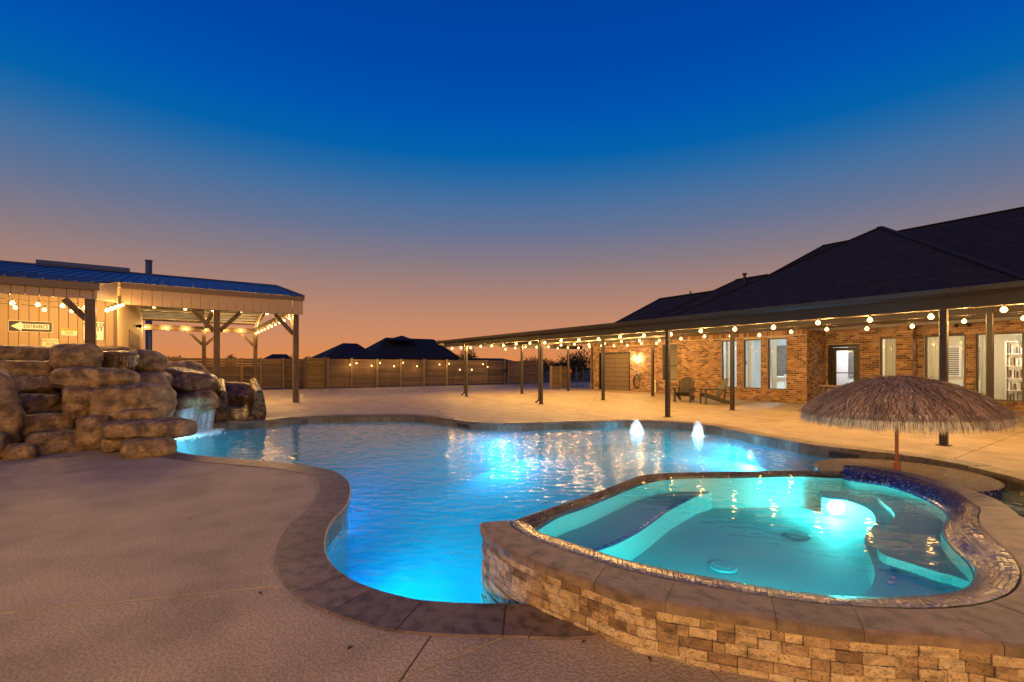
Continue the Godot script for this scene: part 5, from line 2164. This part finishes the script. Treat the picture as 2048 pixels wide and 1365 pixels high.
func build_distance() -> void:
	# neighbours' houses; each stands about 70 m off
	var zz := -66.0
	var l := on_z(728, 735, zz).x
	var r := on_z(906, 735, zz).x
	var t := hip_house("neighbour_house", "large dark neighbouring house with broad hipped roof beyond the fence", l, r, zz - 9, zz + 3, 2.6, on_z(830, 675, zz).y, 4.2)
	var pk := on_z(817, 669.5, zz)
	var g := MB.new()
	var gx := pk.x
	var base := pk.y - 0.9
	g.tri(Vector3(gx - 2.8, base, zz + 0.2), Vector3(gx + 1.2, base, zz + 0.2), Vector3(gx, pk.y, zz - 2.5))
	g.tri(Vector3(gx + 1.2, base, zz + 0.2), Vector3(gx + 1.2, base, zz - 5.0), Vector3(gx, pk.y, zz - 2.5))
	g.tri(Vector3(gx - 2.8, base, zz - 5), Vector3(gx - 2.8, base, zz + 0.2), Vector3(gx, pk.y, zz - 2.5))
	obj("gable", g, M.far_roof, t)
	l = on_z(634, 735, zz).x
	r = on_z(742, 735, zz).x
	hip_house("neighbour_house", "smaller dark neighbouring house with peaked roof beyond the fence", l, r, zz - 6, zz + 4, 2.5, on_z(690, 686, zz).y, 3.6)
	l = on_z(945, 735, -80).x
	r = on_z(1052, 735, -80).x
	hip_house("neighbour_house", "low far house with bluish roof right of the dark conifer", l, r, -92, -82, 2.4, on_z(1000, 717, -86).y, 3.0)
	l = on_z(526, 735, -90).x
	r = on_z(592, 735, -90).x
	hip_house("neighbour_house", "tiny far house showing between the pavilion posts", l, r, -98, -90, 2.4, on_z(545, 708.5, -94).y, 2.0)
	var trees := [[936, 691, 62.0, 3.2, "round dark tree standing beside the large neighbouring house"], [1052, 717, 78.0, 4.0, "low dark tree in the group beyond the patio posts"], [1068, 712, 80.0, 5.0, "low dark tree in the group beyond the patio posts"],
		[1088, 713, 76.0, 5.0, "low dark tree in the group beyond the patio posts"], [1110, 722, 70.0, 4.0, "low dark tree in the group beyond the patio posts"], [1128, 720, 66.0, 5.0, "low dark tree in the group beyond the patio posts"], [1146, 706, 58.0, 5.5, "taller dark tree filling the gap beside the garage"], [1162, 698, 56.0, 5.0, "taller dark tree filling the gap beside the garage"],
		[350, 709, 80.0, 4.0, "small bare dark bush far behind the pavilion"], [462, 706, 85.0, 2.0, "small bare dark bush far behind the pavilion"], [575, 710, 95.0, 5.0, "small bare dark bush far behind the pavilion"], [620, 712, 90.0, 3.0, "small bare dark bush far behind the pavilion"]]
	for e in trees:
		var top := at_depth(e[0], e[1], e[2])
		tree(Vector3(top.x, 0, top.z), top.y, e[3], e[4])

func tree(at: Vector3, h: float, w: float, label: String) -> void:
	var t := thing("tree", label, "tree", at, 0.0, "dark trees beyond the fence")
	var tr := MB.new()
	tr.tube([at, at + Vector3(0.05, h * 0.4, 0), at + Vector3(-0.05, h * 0.8, 0.1)], [0.16, 0.11, 0.03], 7)
	for k in 6:
		var a := TAU * k / 6.0 + rng.randf()
		var s := at + Vector3(0, h * rng.randf_range(0.25, 0.6), 0)
		tr.tube([s, s + Vector3(cos(a), 0.7, sin(a)) * w * 0.22, s + Vector3(cos(a), 0.9, sin(a)) * w * 0.38], [0.06, 0.04, 0.01], 5)
	obj("trunk", tr, M.bark, t)
	var cr := MB.new()
	var f := FastNoiseLite.new()
	f.frequency = 0.7
	f.seed = rng.randi() % 1000
	for k in 1300:
		var u := Vector3(rng.randfn(), rng.randfn(), rng.randfn()).normalized()
		var rad := pow(rng.randf(), 0.45) * (0.85 + 0.5 * f.get_noise_3dv(u * 2.0))
		var p := at + Vector3(u.x * w * 0.5 * rad, h * 0.56 + u.y * h * 0.44 * rad, u.z * w * 0.5 * rad)
		if p.y < 0.2: p.y = 0.2 + rng.randf() * 0.3
		var s := rng.randf_range(0.08, 0.19)
		var d1 := Vector3(rng.randfn(), rng.randfn(), rng.randfn()).normalized() * s
		var d2 := Vector3(rng.randfn(), rng.randfn(), rng.randfn()).normalized() * s
		var c := rng.randf_range(0.6, 1.3)
		cr.tri(p + d1, p + d2, p - d1 * 0.7, Color(0.022 * c, 0.032 * c, 0.014 * c))
	obj("crown", cr, M.leaf, t)

# ================================================================ rocks and waterfall
func boulder(parent: Node3D, px0: float, px1: float, py0: float, py1: float, depth: float, thick: float, m: Material, sd: int, sharp := 3.0, tilt := 0.0, turn := 0.0) -> MeshInstance3D:
	# a rounded block of the given outline in the picture, standing at that depth (centre)
	var c := at_depth((px0 + px1) / 2, (py0 + py1) / 2, depth)
	# turned square to the line of sight, since it stands far off the axis
	var off := atan(((px0 + px1) / 2 - 1024.0) / FOC)
	var face := depth - thick * 0.35 * cos(off)
	var hw := (px1 - px0) / 2 * face / FOC * cos(off) * 1.09
	var hh := (py1 - py0) / 2 * face / FOC * 1.08
	return stone(parent, c, Vector3(hw, hh, thick / 2), m, sd, sharp, tilt, turn - off)

func stone(parent: Node3D, c: Vector3, half: Vector3, m: Material, sd: int, sharp := 3.0, tilt := 0.0, turn := 0.0) -> MeshInstance3D:
	var f := FastNoiseLite.new()
	f.seed = sd
	f.frequency = 1.0
	f.fractal_octaves = 4
	var b := Basis(Vector3.UP, -TURN + turn) * Basis(Vector3(0, 0, 1), tilt)
	# broken faces: planes that cut the corners of the block
	var r2 := RandomNumberGenerator.new()
	r2.seed = sd * 31 + 7
	var cuts := []
	for k in 11:
		var nn := Vector3(r2.randfn(), r2.randfn() * 0.8, r2.randfn()).normalized()
		cuts.append([nn, r2.randf_range(0.80, 1.02) * (0.55 * (absf(nn.x) + absf(nn.y) + absf(nn.z)) + 0.42)])
	var rows := []
	var nv := 44
	var nu := 64
	for r in nv + 1:
		var th := PI * r / nv - PI / 2
		var row := PackedVector3Array()
		for k in nu:
			var ph := -TAU * k / nu
			var d := Vector3(cos(th) * cos(ph), sin(th), cos(th) * sin(ph))
			var l := pow(pow(absf(d.x), sharp) + pow(absf(d.y), sharp) + pow(absf(d.z), sharp), -1.0 / sharp)
			var q := d * l
			for ct in cuts:
				var over: float = q.dot(ct[0]) - ct[1]
				if over > 0:
					q -= ct[0] * over * 0.92
			var p := Vector3(q.x * half.x, q.y * half.y, q.z * half.z)
			var big := f.get_noise_3dv(p * 1.3 + Vector3(sd, 0, 0))
			var small := f.get_noise_3dv(p * 4.5 + Vector3(0, sd, 0))
			p += d * (big * 0.15 * minf(half.x, minf(half.y, half.z)) * 1.3 + small * 0.022 + f.get_noise_3dv(p * 11.0) * 0.006)
			row.append(b * p + c)
		rows.append(row)
	var mb := MB.new()
	mb.sheet(rows, Color.WHITE, true)
	return obj("boulder", mb, m, parent)

func build_rocks() -> void:
	var root := on_level(250, 915)
	var t := thing("rock_waterfall", "brown artificial rock mound with steps, slide and waterfall beside the pool", "rock feature", v3(root, 0))
	var B: Material = M.boulder
	var W: Material = M.wet_boulder
	# steps on the left, bottom to top
	boulder(t, 58, 178, 861, 910, 7.75, 1.1, B, 1, 7.0)
	boulder(t, 42, 154, 825, 866, 8.15, 1.2, B, 2, 7.0)
	boulder(t, 30, 134, 787, 827, 8.55, 1.3, B, 3, 7.0)
	boulder(t, 16, 122, 754, 790, 8.95, 1.3, B, 4, 7.0)
	boulder(t, -10, 112, 723, 757, 9.35, 1.4, B, 5, 7.0)
	boulder(t, -60, 110, 693, 726, 9.9, 1.5, B, 6, 5.0)
	# big standing boulder at the left edge
	boulder(t, -96, 46, 742, 903, 7.35, 0.9, B, 7, 3.4, 0.24)
	boulder(t, 10, 74, 889, 918, 7.0, 0.5, B, 8, 4.0)
	boulder(t, -60, 14, 866, 921, 6.9, 0.5, B, 9, 3.4)
	# stack in the middle
	boulder(t, 243, 351, 875, 914, 7.3, 0.75, B, 10, 5.0)
	boulder(t, 202, 250, 871, 902, 7.55, 0.6, B, 11, 4.0)
	boulder(t, 153, 222, 831, 897, 7.85, 0.8, B, 12, 4.4, 0.05)
	boulder(t, 214, 392, 838, 875, 7.7, 1.0, B, 13, 3.6, -0.02)
	boulder(t, 129, 196, 773, 834, 8.2, 0.9, B, 14, 5.5)
	boulder(t, 188, 352, 771, 844, 8.4, 1.1, B, 15, 4.6, -0.02)
	boulder(t, 237, 314, 819, 848, 7.9, 0.4, B, 16, 3.6)
	boulder(t, 108, 278, 737, 781, 8.55, 1.2, B, 17, 3.8, -0.05)
	boulder(t, 104, 204, 690, 740, 9.2, 1.2, B, 18, 3.8)
	boulder(t, 198, 278, 705, 744, 10.0, 1.3, W, 19, 5.0)
	boulder(t, 175, 262, 694, 712, 10.9, 1.0, B, 29, 4.0)
	boulder(t, 250, 332, 703, 748, 10.7, 1.3, B, 20, 3.8, -0.15)
	boulder(t, 262, 342, 744, 790, 10.2, 1.2, W, 21, 5.0)
	boulder(t, 322, 434, 741, 790, 11.3, 1.5, W, 22, 3.4, -0.17)
	boulder(t, 340, 435, 784, 826, 10.9, 1.2, B, 23, 3.8, 0.16)
	# rear wall behind the fall and body of the mound
	boulder(t, 330, 440, 795, 872, 12.0, 0.8, W, 24, 4.0)
	boulder(t, 135, 345, 750, 895, 9.4, 1.0, B, 25, 5.0)
	boulder(t, 15, 235, 725, 875, 10.0, 1.4, B, 26, 5.0)
	boulder(t, 200, 415, 725, 800, 12.0, 1.6, B, 27, 4.0)
	boulder(t, 425, 508, 768, 850, 13.9, 0.9, W, 30, 4.0, -0.12)
	boulder(t, 518, 546, 840, 853, 12.4, 0.4, B, 28, 3.4)
	# slide: a trough of moulded rock that comes down out of the mound, its mouth towards the pool
	var path := [at_depth(474, 789, 13.3), at_depth(476, 796, 12.9), at_depth(478, 803, 12.55), at_depth(480, 810, 12.2), at_depth(482, 817, 11.9)]
	var sect := [[-0.47, 0.38], [-0.54, 0.10], [-0.54, -0.25], [-0.35, -0.46], [0.0, -0.48], [0.35, -0.46], [0.54, -0.25], [0.54, 0.10], [0.47, 0.38], [0.39, 0.46], [0.30, 0.36], [0.27, 0.0], [0.19, -0.22], [0.0, -0.30], [-0.19, -0.22], [-0.27, 0.0], [-0.30, 0.36], [-0.39, 0.46]]
	var f := FastNoiseLite.new()
	f.frequency = 1.6
	var cv := Curve3D.new()
	for p in path:
		cv.add_point(p)
	var rows := []
	var steps := 16
	for k in steps + 1:
		var i := float(k) / steps * (path.size() - 1)
		var i0 := mini(int(i), path.size() - 2)
		var c: Vector3 = path[i0].lerp(path[i0 + 1], i - i0)
		var d: Vector3 = (path[mini(i0 + 2, path.size() - 1)] - path[maxi(i0 - 1, 0)]).normalized()
		var side := d.cross(Vector3.UP).normalized()
		var u := side.cross(d).normalized()
		var ring := []
		for j in sect.size():
			var w := f.get_noise_2d(j * 0.7, k * 0.35) * (0.10 if j < 9 else 0.03)
			ring.append(c + side * sect[j][0] * (1.0 + w) + u * sect[j][1] * (1.0 + w))
		# round the section off
		var row := PackedVector3Array()
		var ns := ring.size()
		for j in ns:
			for q in 3:
				row.append(ring[j].cubic_interpolate(ring[(j + 1) % ns], ring[(j - 1 + ns) % ns], ring[(j + 2) % ns], q / 3.0))
		rows.append(row)
	var ch := MB.new()
	ch.sheet(rows, Color.WHITE, true)
	for e in [0, steps]:
		var row: PackedVector3Array = rows[e]
		var m := row.size()
		for j in 26:
			ch.quad(row[j], row[j + 1], row[m - 3 - j - 1], row[m - 3 - j])
	obj("slide", ch, W, t)
	# falling water: many thin sheets from the lip down to the pool
	var fall := thing("waterfall", "white sheet of water falling from the rock ledge into the pool", "waterfall", v3(on_level(390, 866, WATER), WATER))
	var mb := MB.new()
	for k in 150:
		var s := rng.randf()
		var px := lerpf(352, 434, s)
		var dep := lerpf(10.05, 11.0, s) + rng.randf_range(-0.08, 0.08)
		var top := at_depth(px, lerpf(822, 806, s), dep)
		var w := rng.randf_range(0.008, 0.045)
		var out := Vector3(-sin(TURN), 0, cos(TURN)) * rng.randf_range(0.1, 0.22)
		var side := Vector3(cos(TURN), 0, sin(TURN)) * w
		var a := []
		for j in 7:
			var q := j / 6.0
			a.append(Vector3(top.x, lerpf(top.y, WATER - 0.01, q * q * 0.35 + q * 0.65), top.z) + out * q)
		for j in 6:
			mb.quad(a[j + 1] - side, a[j + 1] + side, a[j] + side, a[j] - side)
	obj("sheet", mb, M.falling_water, fall, true, "stuff")
	var fo := MB.new()
	for k in 1900:
		var s := rng.randf()
		var p := on_level(lerpf(345, 432, s) + rng.randfn(0, 9), lerpf(873, 860, s) + rng.randfn(1.0, 3.5), WATER)
		blob(fo, v3(p, WATER + rng.randf() * 0.02), rng.randf_range(0.006, 0.024))
	obj("foam", fo, M.foam, fall, true, "stuff")
	# small trickle over the upper ledge
	var tr := thing("trickle", "thin trickle of water over the dark upper rock ledge", "trickle", at_depth(245, 720, 9.55))
	mb = MB.new()
	for k in 16:
		var px := rng.randf_range(225, 272)
		var a := at_depth(px, 711 + rng.randf() * 2, 9.5)
		var side := Vector3(cos(TURN), 0, sin(TURN)) * rng.randf_range(0.004, 0.012)
		var ln := rng.randf_range(0.08, 0.3)
		mb.quad(a - side - Vector3(0, ln, 0), a + side - Vector3(0, ln, 0), a + side, a - side)
	obj("sheet", mb, M.falling_water, tr, true, "stuff")

# ================================================================ thatched parasol
func build_umbrella() -> void:
	var foot := on_level(1794, 943, -0.05)
	var t := thing("thatched_parasol", "shaggy brown thatched parasol on a wooden pole over the round island", "parasol", v3(foot, -0.05))
	var c := v3(foot, 0)
	var rim_y := 0.73
	var top_y := 1.19
	var R := 1.07
	var lean := Vector3(0.0, 0, 0)
	var mb := MB.new()
	mb.tube([c + Vector3(0, -0.05, 0), c + Vector3(0, 1.1, 0)], [0.021], 12)
	obj("pole", mb, M.pole_wood, t)
	mb = MB.new()
	mb.lathe([[0.045, -0.045], [0.045, 0.06], [0.022, 0.08]], 14, Transform3D(Basis(), c))
	obj("socket", mb, M.pole_wood, t)
	var tiltb := Basis(Vector3(cos(TURN), 0, sin(TURN)).cross(Vector3.UP).normalized(), 0.035)
	# dome height at radius share s
	var dome := func(s: float, a: float) -> Vector3:
		var y := rim_y + (top_y - rim_y) * pow(maxf(0.0, 1.0 - pow(s, 2.0)), 0.82)
		var p := Vector3(cos(a) * R * s, y, sin(a) * R * s)
		return c + tiltb * (p - Vector3(0, 0.9, 0)) + Vector3(0, 0.9, 0)
	var rows := []
	for r in 15:
		var row := PackedVector3Array()
		for j in 48:
			row.append(dome.call(1.0 - r / 14.0, -TAU * j / 48) - Vector3(0, 0.035, 0))
		rows.append(row)
	mb = MB.new()
	mb.sheet(rows, Color.WHITE, true)
	obj("canopy", mb, M.thatch_base, t)
	for k in 8:
		var a := TAU * k / 8
		part_bar("rib", c + Vector3(0, 1.02, 0), dome.call(0.96, a) - Vector3(0, 0.06, 0), 0.012, 0.012, M.pole_wood, t)
	# straw, layer over layer
	var layers := [0.12, 0.24, 0.36, 0.48, 0.60, 0.71, 0.81, 0.90]
	var straw := MB.new()
	for q in layers.size():
		var s0: float = layers[q]
		var n := int(500 + 2600 * s0)
		for k in n:
			var a := rng.randf() * TAU
			var st := clampf(s0 + rng.randf_range(-0.11, 0.02), 0.0, 1.0)
			var ln := rng.randf_range(0.13, 0.30) / R
			var da := rng.randfn(0, 0.065) / maxf(0.25, s0)
			var wild := rng.randf() < 0.06
			var lift := rng.randf_range(0.004, 0.03) + (0.05 * rng.randf() if wild else 0.0)
			var p0: Vector3 = dome.call(st, a) + Vector3(0, 0.008 + rng.randf() * 0.012, 0)
			var p1: Vector3 = dome.call(minf(st + ln * 0.5, 1.02), a + da * 0.5) + Vector3(0, lift, 0)
			var p2: Vector3 = dome.call(minf(st + ln, 1.06), a + da) + Vector3(0, lift * (1.2 if wild else 0.4) - 0.01, 0)
			var side := Vector3(-sin(a), 0, cos(a)).rotated(Vector3.UP, rng.randf_range(-0.5, 0.5)) * rng.randf_range(0.0022, 0.006)
			var clump := 0.5 + 0.5 * sin(a * 23.0 + q * 2.4 + 2.0 * sin(a * 7.0 + q))
			var b := rng.randf_range(0.5, 1.2) * (0.65 + 0.5 * clump)
			var col := Color(0.50 * b, 0.315 * b, 0.185 * b)
			if rng.randf() < 0.18: col = Color(0.60 * b, 0.46 * b, 0.31 * b)
			if rng.randf() < 0.25: col = Color(0.20 * b, 0.12 * b, 0.08 * b)
			straw.quad(p1 - side, p1 + side, p0 + side, p0 - side, col)
			straw.tri(p1 + side, p1 - side, p2, col)
	obj("straw", straw, M.thatch, t, true, "stuff")
	# pale fringe hanging from the rim
	var fr := MB.new()
	for k in 6500:
		var a := rng.randf() * TAU
		var p0: Vector3 = dome.call(rng.randf_range(0.955, 1.0), a) + Vector3(0, 0.02, 0)
		var ln := rng.randf_range(0.12, 0.20)
		var o := Vector3(cos(a), 0, sin(a)) * rng.randf_range(0.01, 0.05)
		var side := Vector3(-sin(a), 0, cos(a)) * rng.randf_range(0.0018, 0.0042)
		var sway := Vector3(-sin(a), 0, cos(a)) * rng.randfn(0, 0.012)
		var p1 := p0 + o - Vector3(0, ln * 0.55, 0) + sway * 0.5
		var p2 := p0 + o * 1.1 - Vector3(0, ln, 0) + sway
		var b := rng.randf_range(0.6, 1.2)
		var col := Color(0.74 * b, 0.66 * b, 0.50 * b) if rng.randf() < 0.8 else Color(0.24 * b, 0.16 * b, 0.10 * b)
		fr.quad(p1 - side, p1 + side, p0 + side, p0 - side, col)
		fr.tri(p1 + side, p1 - side, p2, col)
	obj("fringe", fr, M.thatch, t, true, "stuff")

# ================================================================ furniture
func build_furniture() -> void:
	var first: Node3D = null
	var spots := [[15.9, -11.25, -1.15, "dark slatted garden chair facing the pool, nearer the garage"], [15.75, -9.98, -2.25, "dark slatted garden chair turned sideways beside a patio post"]]
	for s in spots:
		var c := thing("garden_chair", s[3], "chair", Vector3(s[0], 0, s[1]), s[2], "garden chairs under the patio cover")
		garden_chair(c)
	fallen_leaves()
	# wooden bench table by the glazed door
	var tb := thing("patio_table", "wooden patio table beside the glazed door behind the parasol", "table", Vector3(17.6, 0, -6.35))
	for k in 5:
		part_box("top_board", Vector3(17.2 + k * 0.16, 0.70, -7.1), Vector3(17.353 + k * 0.16, 0.735, -5.6), M.table_wood, tb)
	for sx in [17.28, 17.9]:
		for sz in [-6.95, -5.75]:
			part_box("leg", Vector3(sx - 0.04, 0, sz - 0.04), Vector3(sx + 0.04, 0.70, sz + 0.04), M.chair_wood, tb)
	part_box("apron", Vector3(17.28, 0.60, -6.9), Vector3(17.31, 0.70, -5.8), M.chair_wood, tb)

func fallen_leaves() -> void:
	var k := 0
	for p in [[1060, 1276], [1168, 1287], [1300, 1322], [520, 1190], [380, 1040], [905, 1262], [700, 1300]]:
		var at := v3(on_level(p[0], p[1], 0.0), 0.007)
		var mb := MB.new()
		var a := rng.randf() * TAU
		var d := Vector3(cos(a), 0.1, sin(a)) * 0.022
		var e := Vector3(-sin(a), 0.2, cos(a)) * 0.009
		mb.quad(at - d, at - e + Vector3(0, 0.004, 0), at + d, at + e + Vector3(0, 0.006, 0))
		tag(obj("fallen_leaf", mb, M.bark), "small dry curled leaf lying on the deck by the pool", "leaf", "fallen leaves on the deck")
		k += 1

func garden_chair(c: Node3D) -> void:
	# faces +Z in its own axes
	var m: Material = M.chair_wood
	for s in [-1, 1]:
		part_box("front_leg", Vector3(s * 0.29 - 0.045, 0, 0.30), Vector3(s * 0.29 + 0.045, 0.52, 0.34), m, c, false)
		part_bar("stringer", Vector3(s * 0.25, 0.36, 0.36), Vector3(s * 0.25, 0.06, -0.52), 0.03, 0.12, m, c, false)
		part_bar("rear_support", Vector3(s * 0.285, 0.12, -0.30), Vector3(s * 0.285, 0.54, -0.36), 0.03, 0.07, m, c, false)
		part_box("arm", Vector3(s * 0.33 - 0.075, 0.52, -0.40), Vector3(s * 0.33 + 0.075, 0.545, 0.42), m, c, false)
	for k in 6:
		var z := 0.34 - k * 0.095
		part_box("seat_slat", Vector3(-0.27, 0.375 - k * 0.028, z - 0.042), Vector3(0.27, 0.395 - k * 0.028, z + 0.042), m, c, false)
	for k in 7:
		var x := (k - 3) * 0.082
		var h: float = [0.74, 0.84, 0.90, 0.92, 0.90, 0.84, 0.74][k]
		part_bar("back_slat", Vector3(x * 0.85, 0.22, -0.16), Vector3(x * 1.08, 0.22 + h * 0.80, -0.16 - h * 0.38), 0.072, 0.02, m, c, false, Vector3.RIGHT.cross(Vector3(0, 1, -0.5)).normalized())
	part_bar("back_rail", Vector3(-0.28, 0.52, -0.36), Vector3(0.28, 0.52, -0.36), 0.03, 0.06, m, c, false)

# ================================================================ string lights
func light_string(label: String, pts: Array, energy: float, size := 0.045, drop := 0.05, group := "") -> void:
	var t := thing("light_string", label, "string lights", pts[0], 0.0, group)
	var cable := MB.new()
	var path := []
	for k in pts.size():
		path.append(pts[k] + Vector3(0, drop + 0.06, 0))
		if k < pts.size() - 1:
			path.append((pts[k] + pts[k + 1]) / 2 + Vector3(0, drop + 0.03, 0))
	cable.tube(path, [0.006], 5, Color.WHITE, false)
	obj("cable", cable, M.cable, t)
	for p in pts:
		var mb := MB.new()
		mb.lathe([[0.0, -size], [size * 0.55, -size * 0.84], [size * 0.95, -size * 0.3], [size, 0.0], [size * 0.85, size * 0.5], [size * 0.4, size * 1.1], [size * 0.3, size * 1.3], [0.0, size * 1.3]], 12, Transform3D(Basis(), p))
		var b := obj("bulb", mb, M.bulb_glass, t)
		lamp(b, p, Color(1.0, 0.76, 0.43), energy, size * 0.8, 25.0)
		var so_ := MB.new()
		so_.tube([p + Vector3(0, size * 1.2, 0), p + Vector3(0, drop + 0.06, 0)], [0.016], 6)
		obj("socket", so_, M.cable, b)

func build_strings() -> void:
	var pts := []
	# front edge of the patio
	for k in 26:
		pts.append(Vector3(10.78, 2.23 + 0.02 * sin(k * 2.1), 1.8 - 0.9 * k + 0.05))
	light_string("string of warm bulbs along the pool side of the patio cover", pts, 1.65)
	pts = []
	for k in 26:
		pts.append(Vector3(14.08, 2.31 + 0.03 * sin(k * 1.7), 1.6 - 0.9 * k))
	light_string("string of warm bulbs along the middle posts of the patio", pts, 1.55)
	pts = []
	for k in 9:
		pts.append(Vector3(17.6, 2.40 + 0.03 * sin(k * 1.9), -13.9 - 0.86 * k))
	light_string("short string of warm bulbs in front of the garage door", pts, 1.7)
	# pavilion
	pts = []
	for p in [[242, 609.4], [307.6, 613.4], [370, 617.5], [425.8, 620.7], [480.4, 623.5], [533.6, 627], [578, 628]]:
		pts.append(on_z(p[0], p[1] + 1.0, -19.6))
	light_string("string of warm bulbs along the pavilion's front beam", pts, 2.8)
	pts = []
	for k in 10:
		pts.append(Vector3(3.42, 3.24, -20.2 - k * 1.12))
	light_string("row of warm bulbs along the pavilion's end beam", pts, 1.1)
	pts = []
	for px in [290, 331, 371, 410, 446, 481.6, 515]:
		pts.append(on_z(px, 655 + (px - 290) * 0.037, -31.2))
	light_string("string of warm bulbs along the pavilion's rear beam", pts, 1.5)
	pts = []
	for p in [[-40, 603], [24, 607], [75, 610], [124.6, 612.5], [170, 616]]:
		pts.append(on_z(p[0], p[1], -15.0))
	light_string("string of warm bulbs along the store's low porch beam", pts, 1.6)
	pts = []
	for p in [[-25, 612], [30, 616], [88, 620], [142.4, 623]]:
		pts.append(on_z(p[0], p[1], -17.4))
	light_string("string of warm bulbs under the store's porch roof", pts, 1.6)
	pts = []
	for k in 5:
		pts.append(Vector3(-1.52, 2.72 + 0.13 * k, -15.2 - k * 0.9))
	light_string("row of warm bulbs along the porch end beside the ribbed return", pts, 0.5)
	# a string hung over the deck behind the viewer; its light falls on the spa wall and the boulders
	pts = []
	var back := Vector3(-sin(TURN), 0, cos(TURN))
	var right := Vector3(cos(TURN), 0, sin(TURN))
	for k in 18:
		pts.append(back * 3.6 + right * (k - 11.5) * 1.0 + Vector3(0, 2.0 - 0.12 * sin(PI * k / 17.0), 0))
	light_string("string of warm bulbs hung between two timber posts over the near deck", pts, 5.0)
	for s in 2:
		var p: Vector3 = back * 3.6 + right * (-12.1 + 18.2 * s)
		var lp := thing("light_pole", ["timber post holding the near bulb string by the boulders", "timber post holding the near bulb string by the spa"][s], "post", p)
		part_box("shaft", p - Vector3(0.05, 0, 0.05), p + Vector3(0.05, 2.3, 0.05), M.post_wood, lp)
		part_box("foot", p - Vector3(0.15, 0, 0.15), p + Vector3(0.15, 0.04, 0.15), M.black_metal, lp)
	# along the fence
	pts = []
	for p in [[700, 730], [713, 727], [743, 732], [760, 726.5], [788, 733], [806, 726], [834, 733], [879, 729.5], [898, 728]]:
		pts.append(on_z(p[0], p[1], -30.2))
	light_string("string of small bulbs zigzagging along the long board fence", pts, 0.35, 0.04)
	pts = []
	for p in [[919.5, 740], [943.5, 740], [966, 729], [975, 734.5]]:
		pts.append(on_z(p[0], p[1], -29.8))
	light_string("few small bulbs hanging above the black pipe gate", pts, 0.35, 0.04)
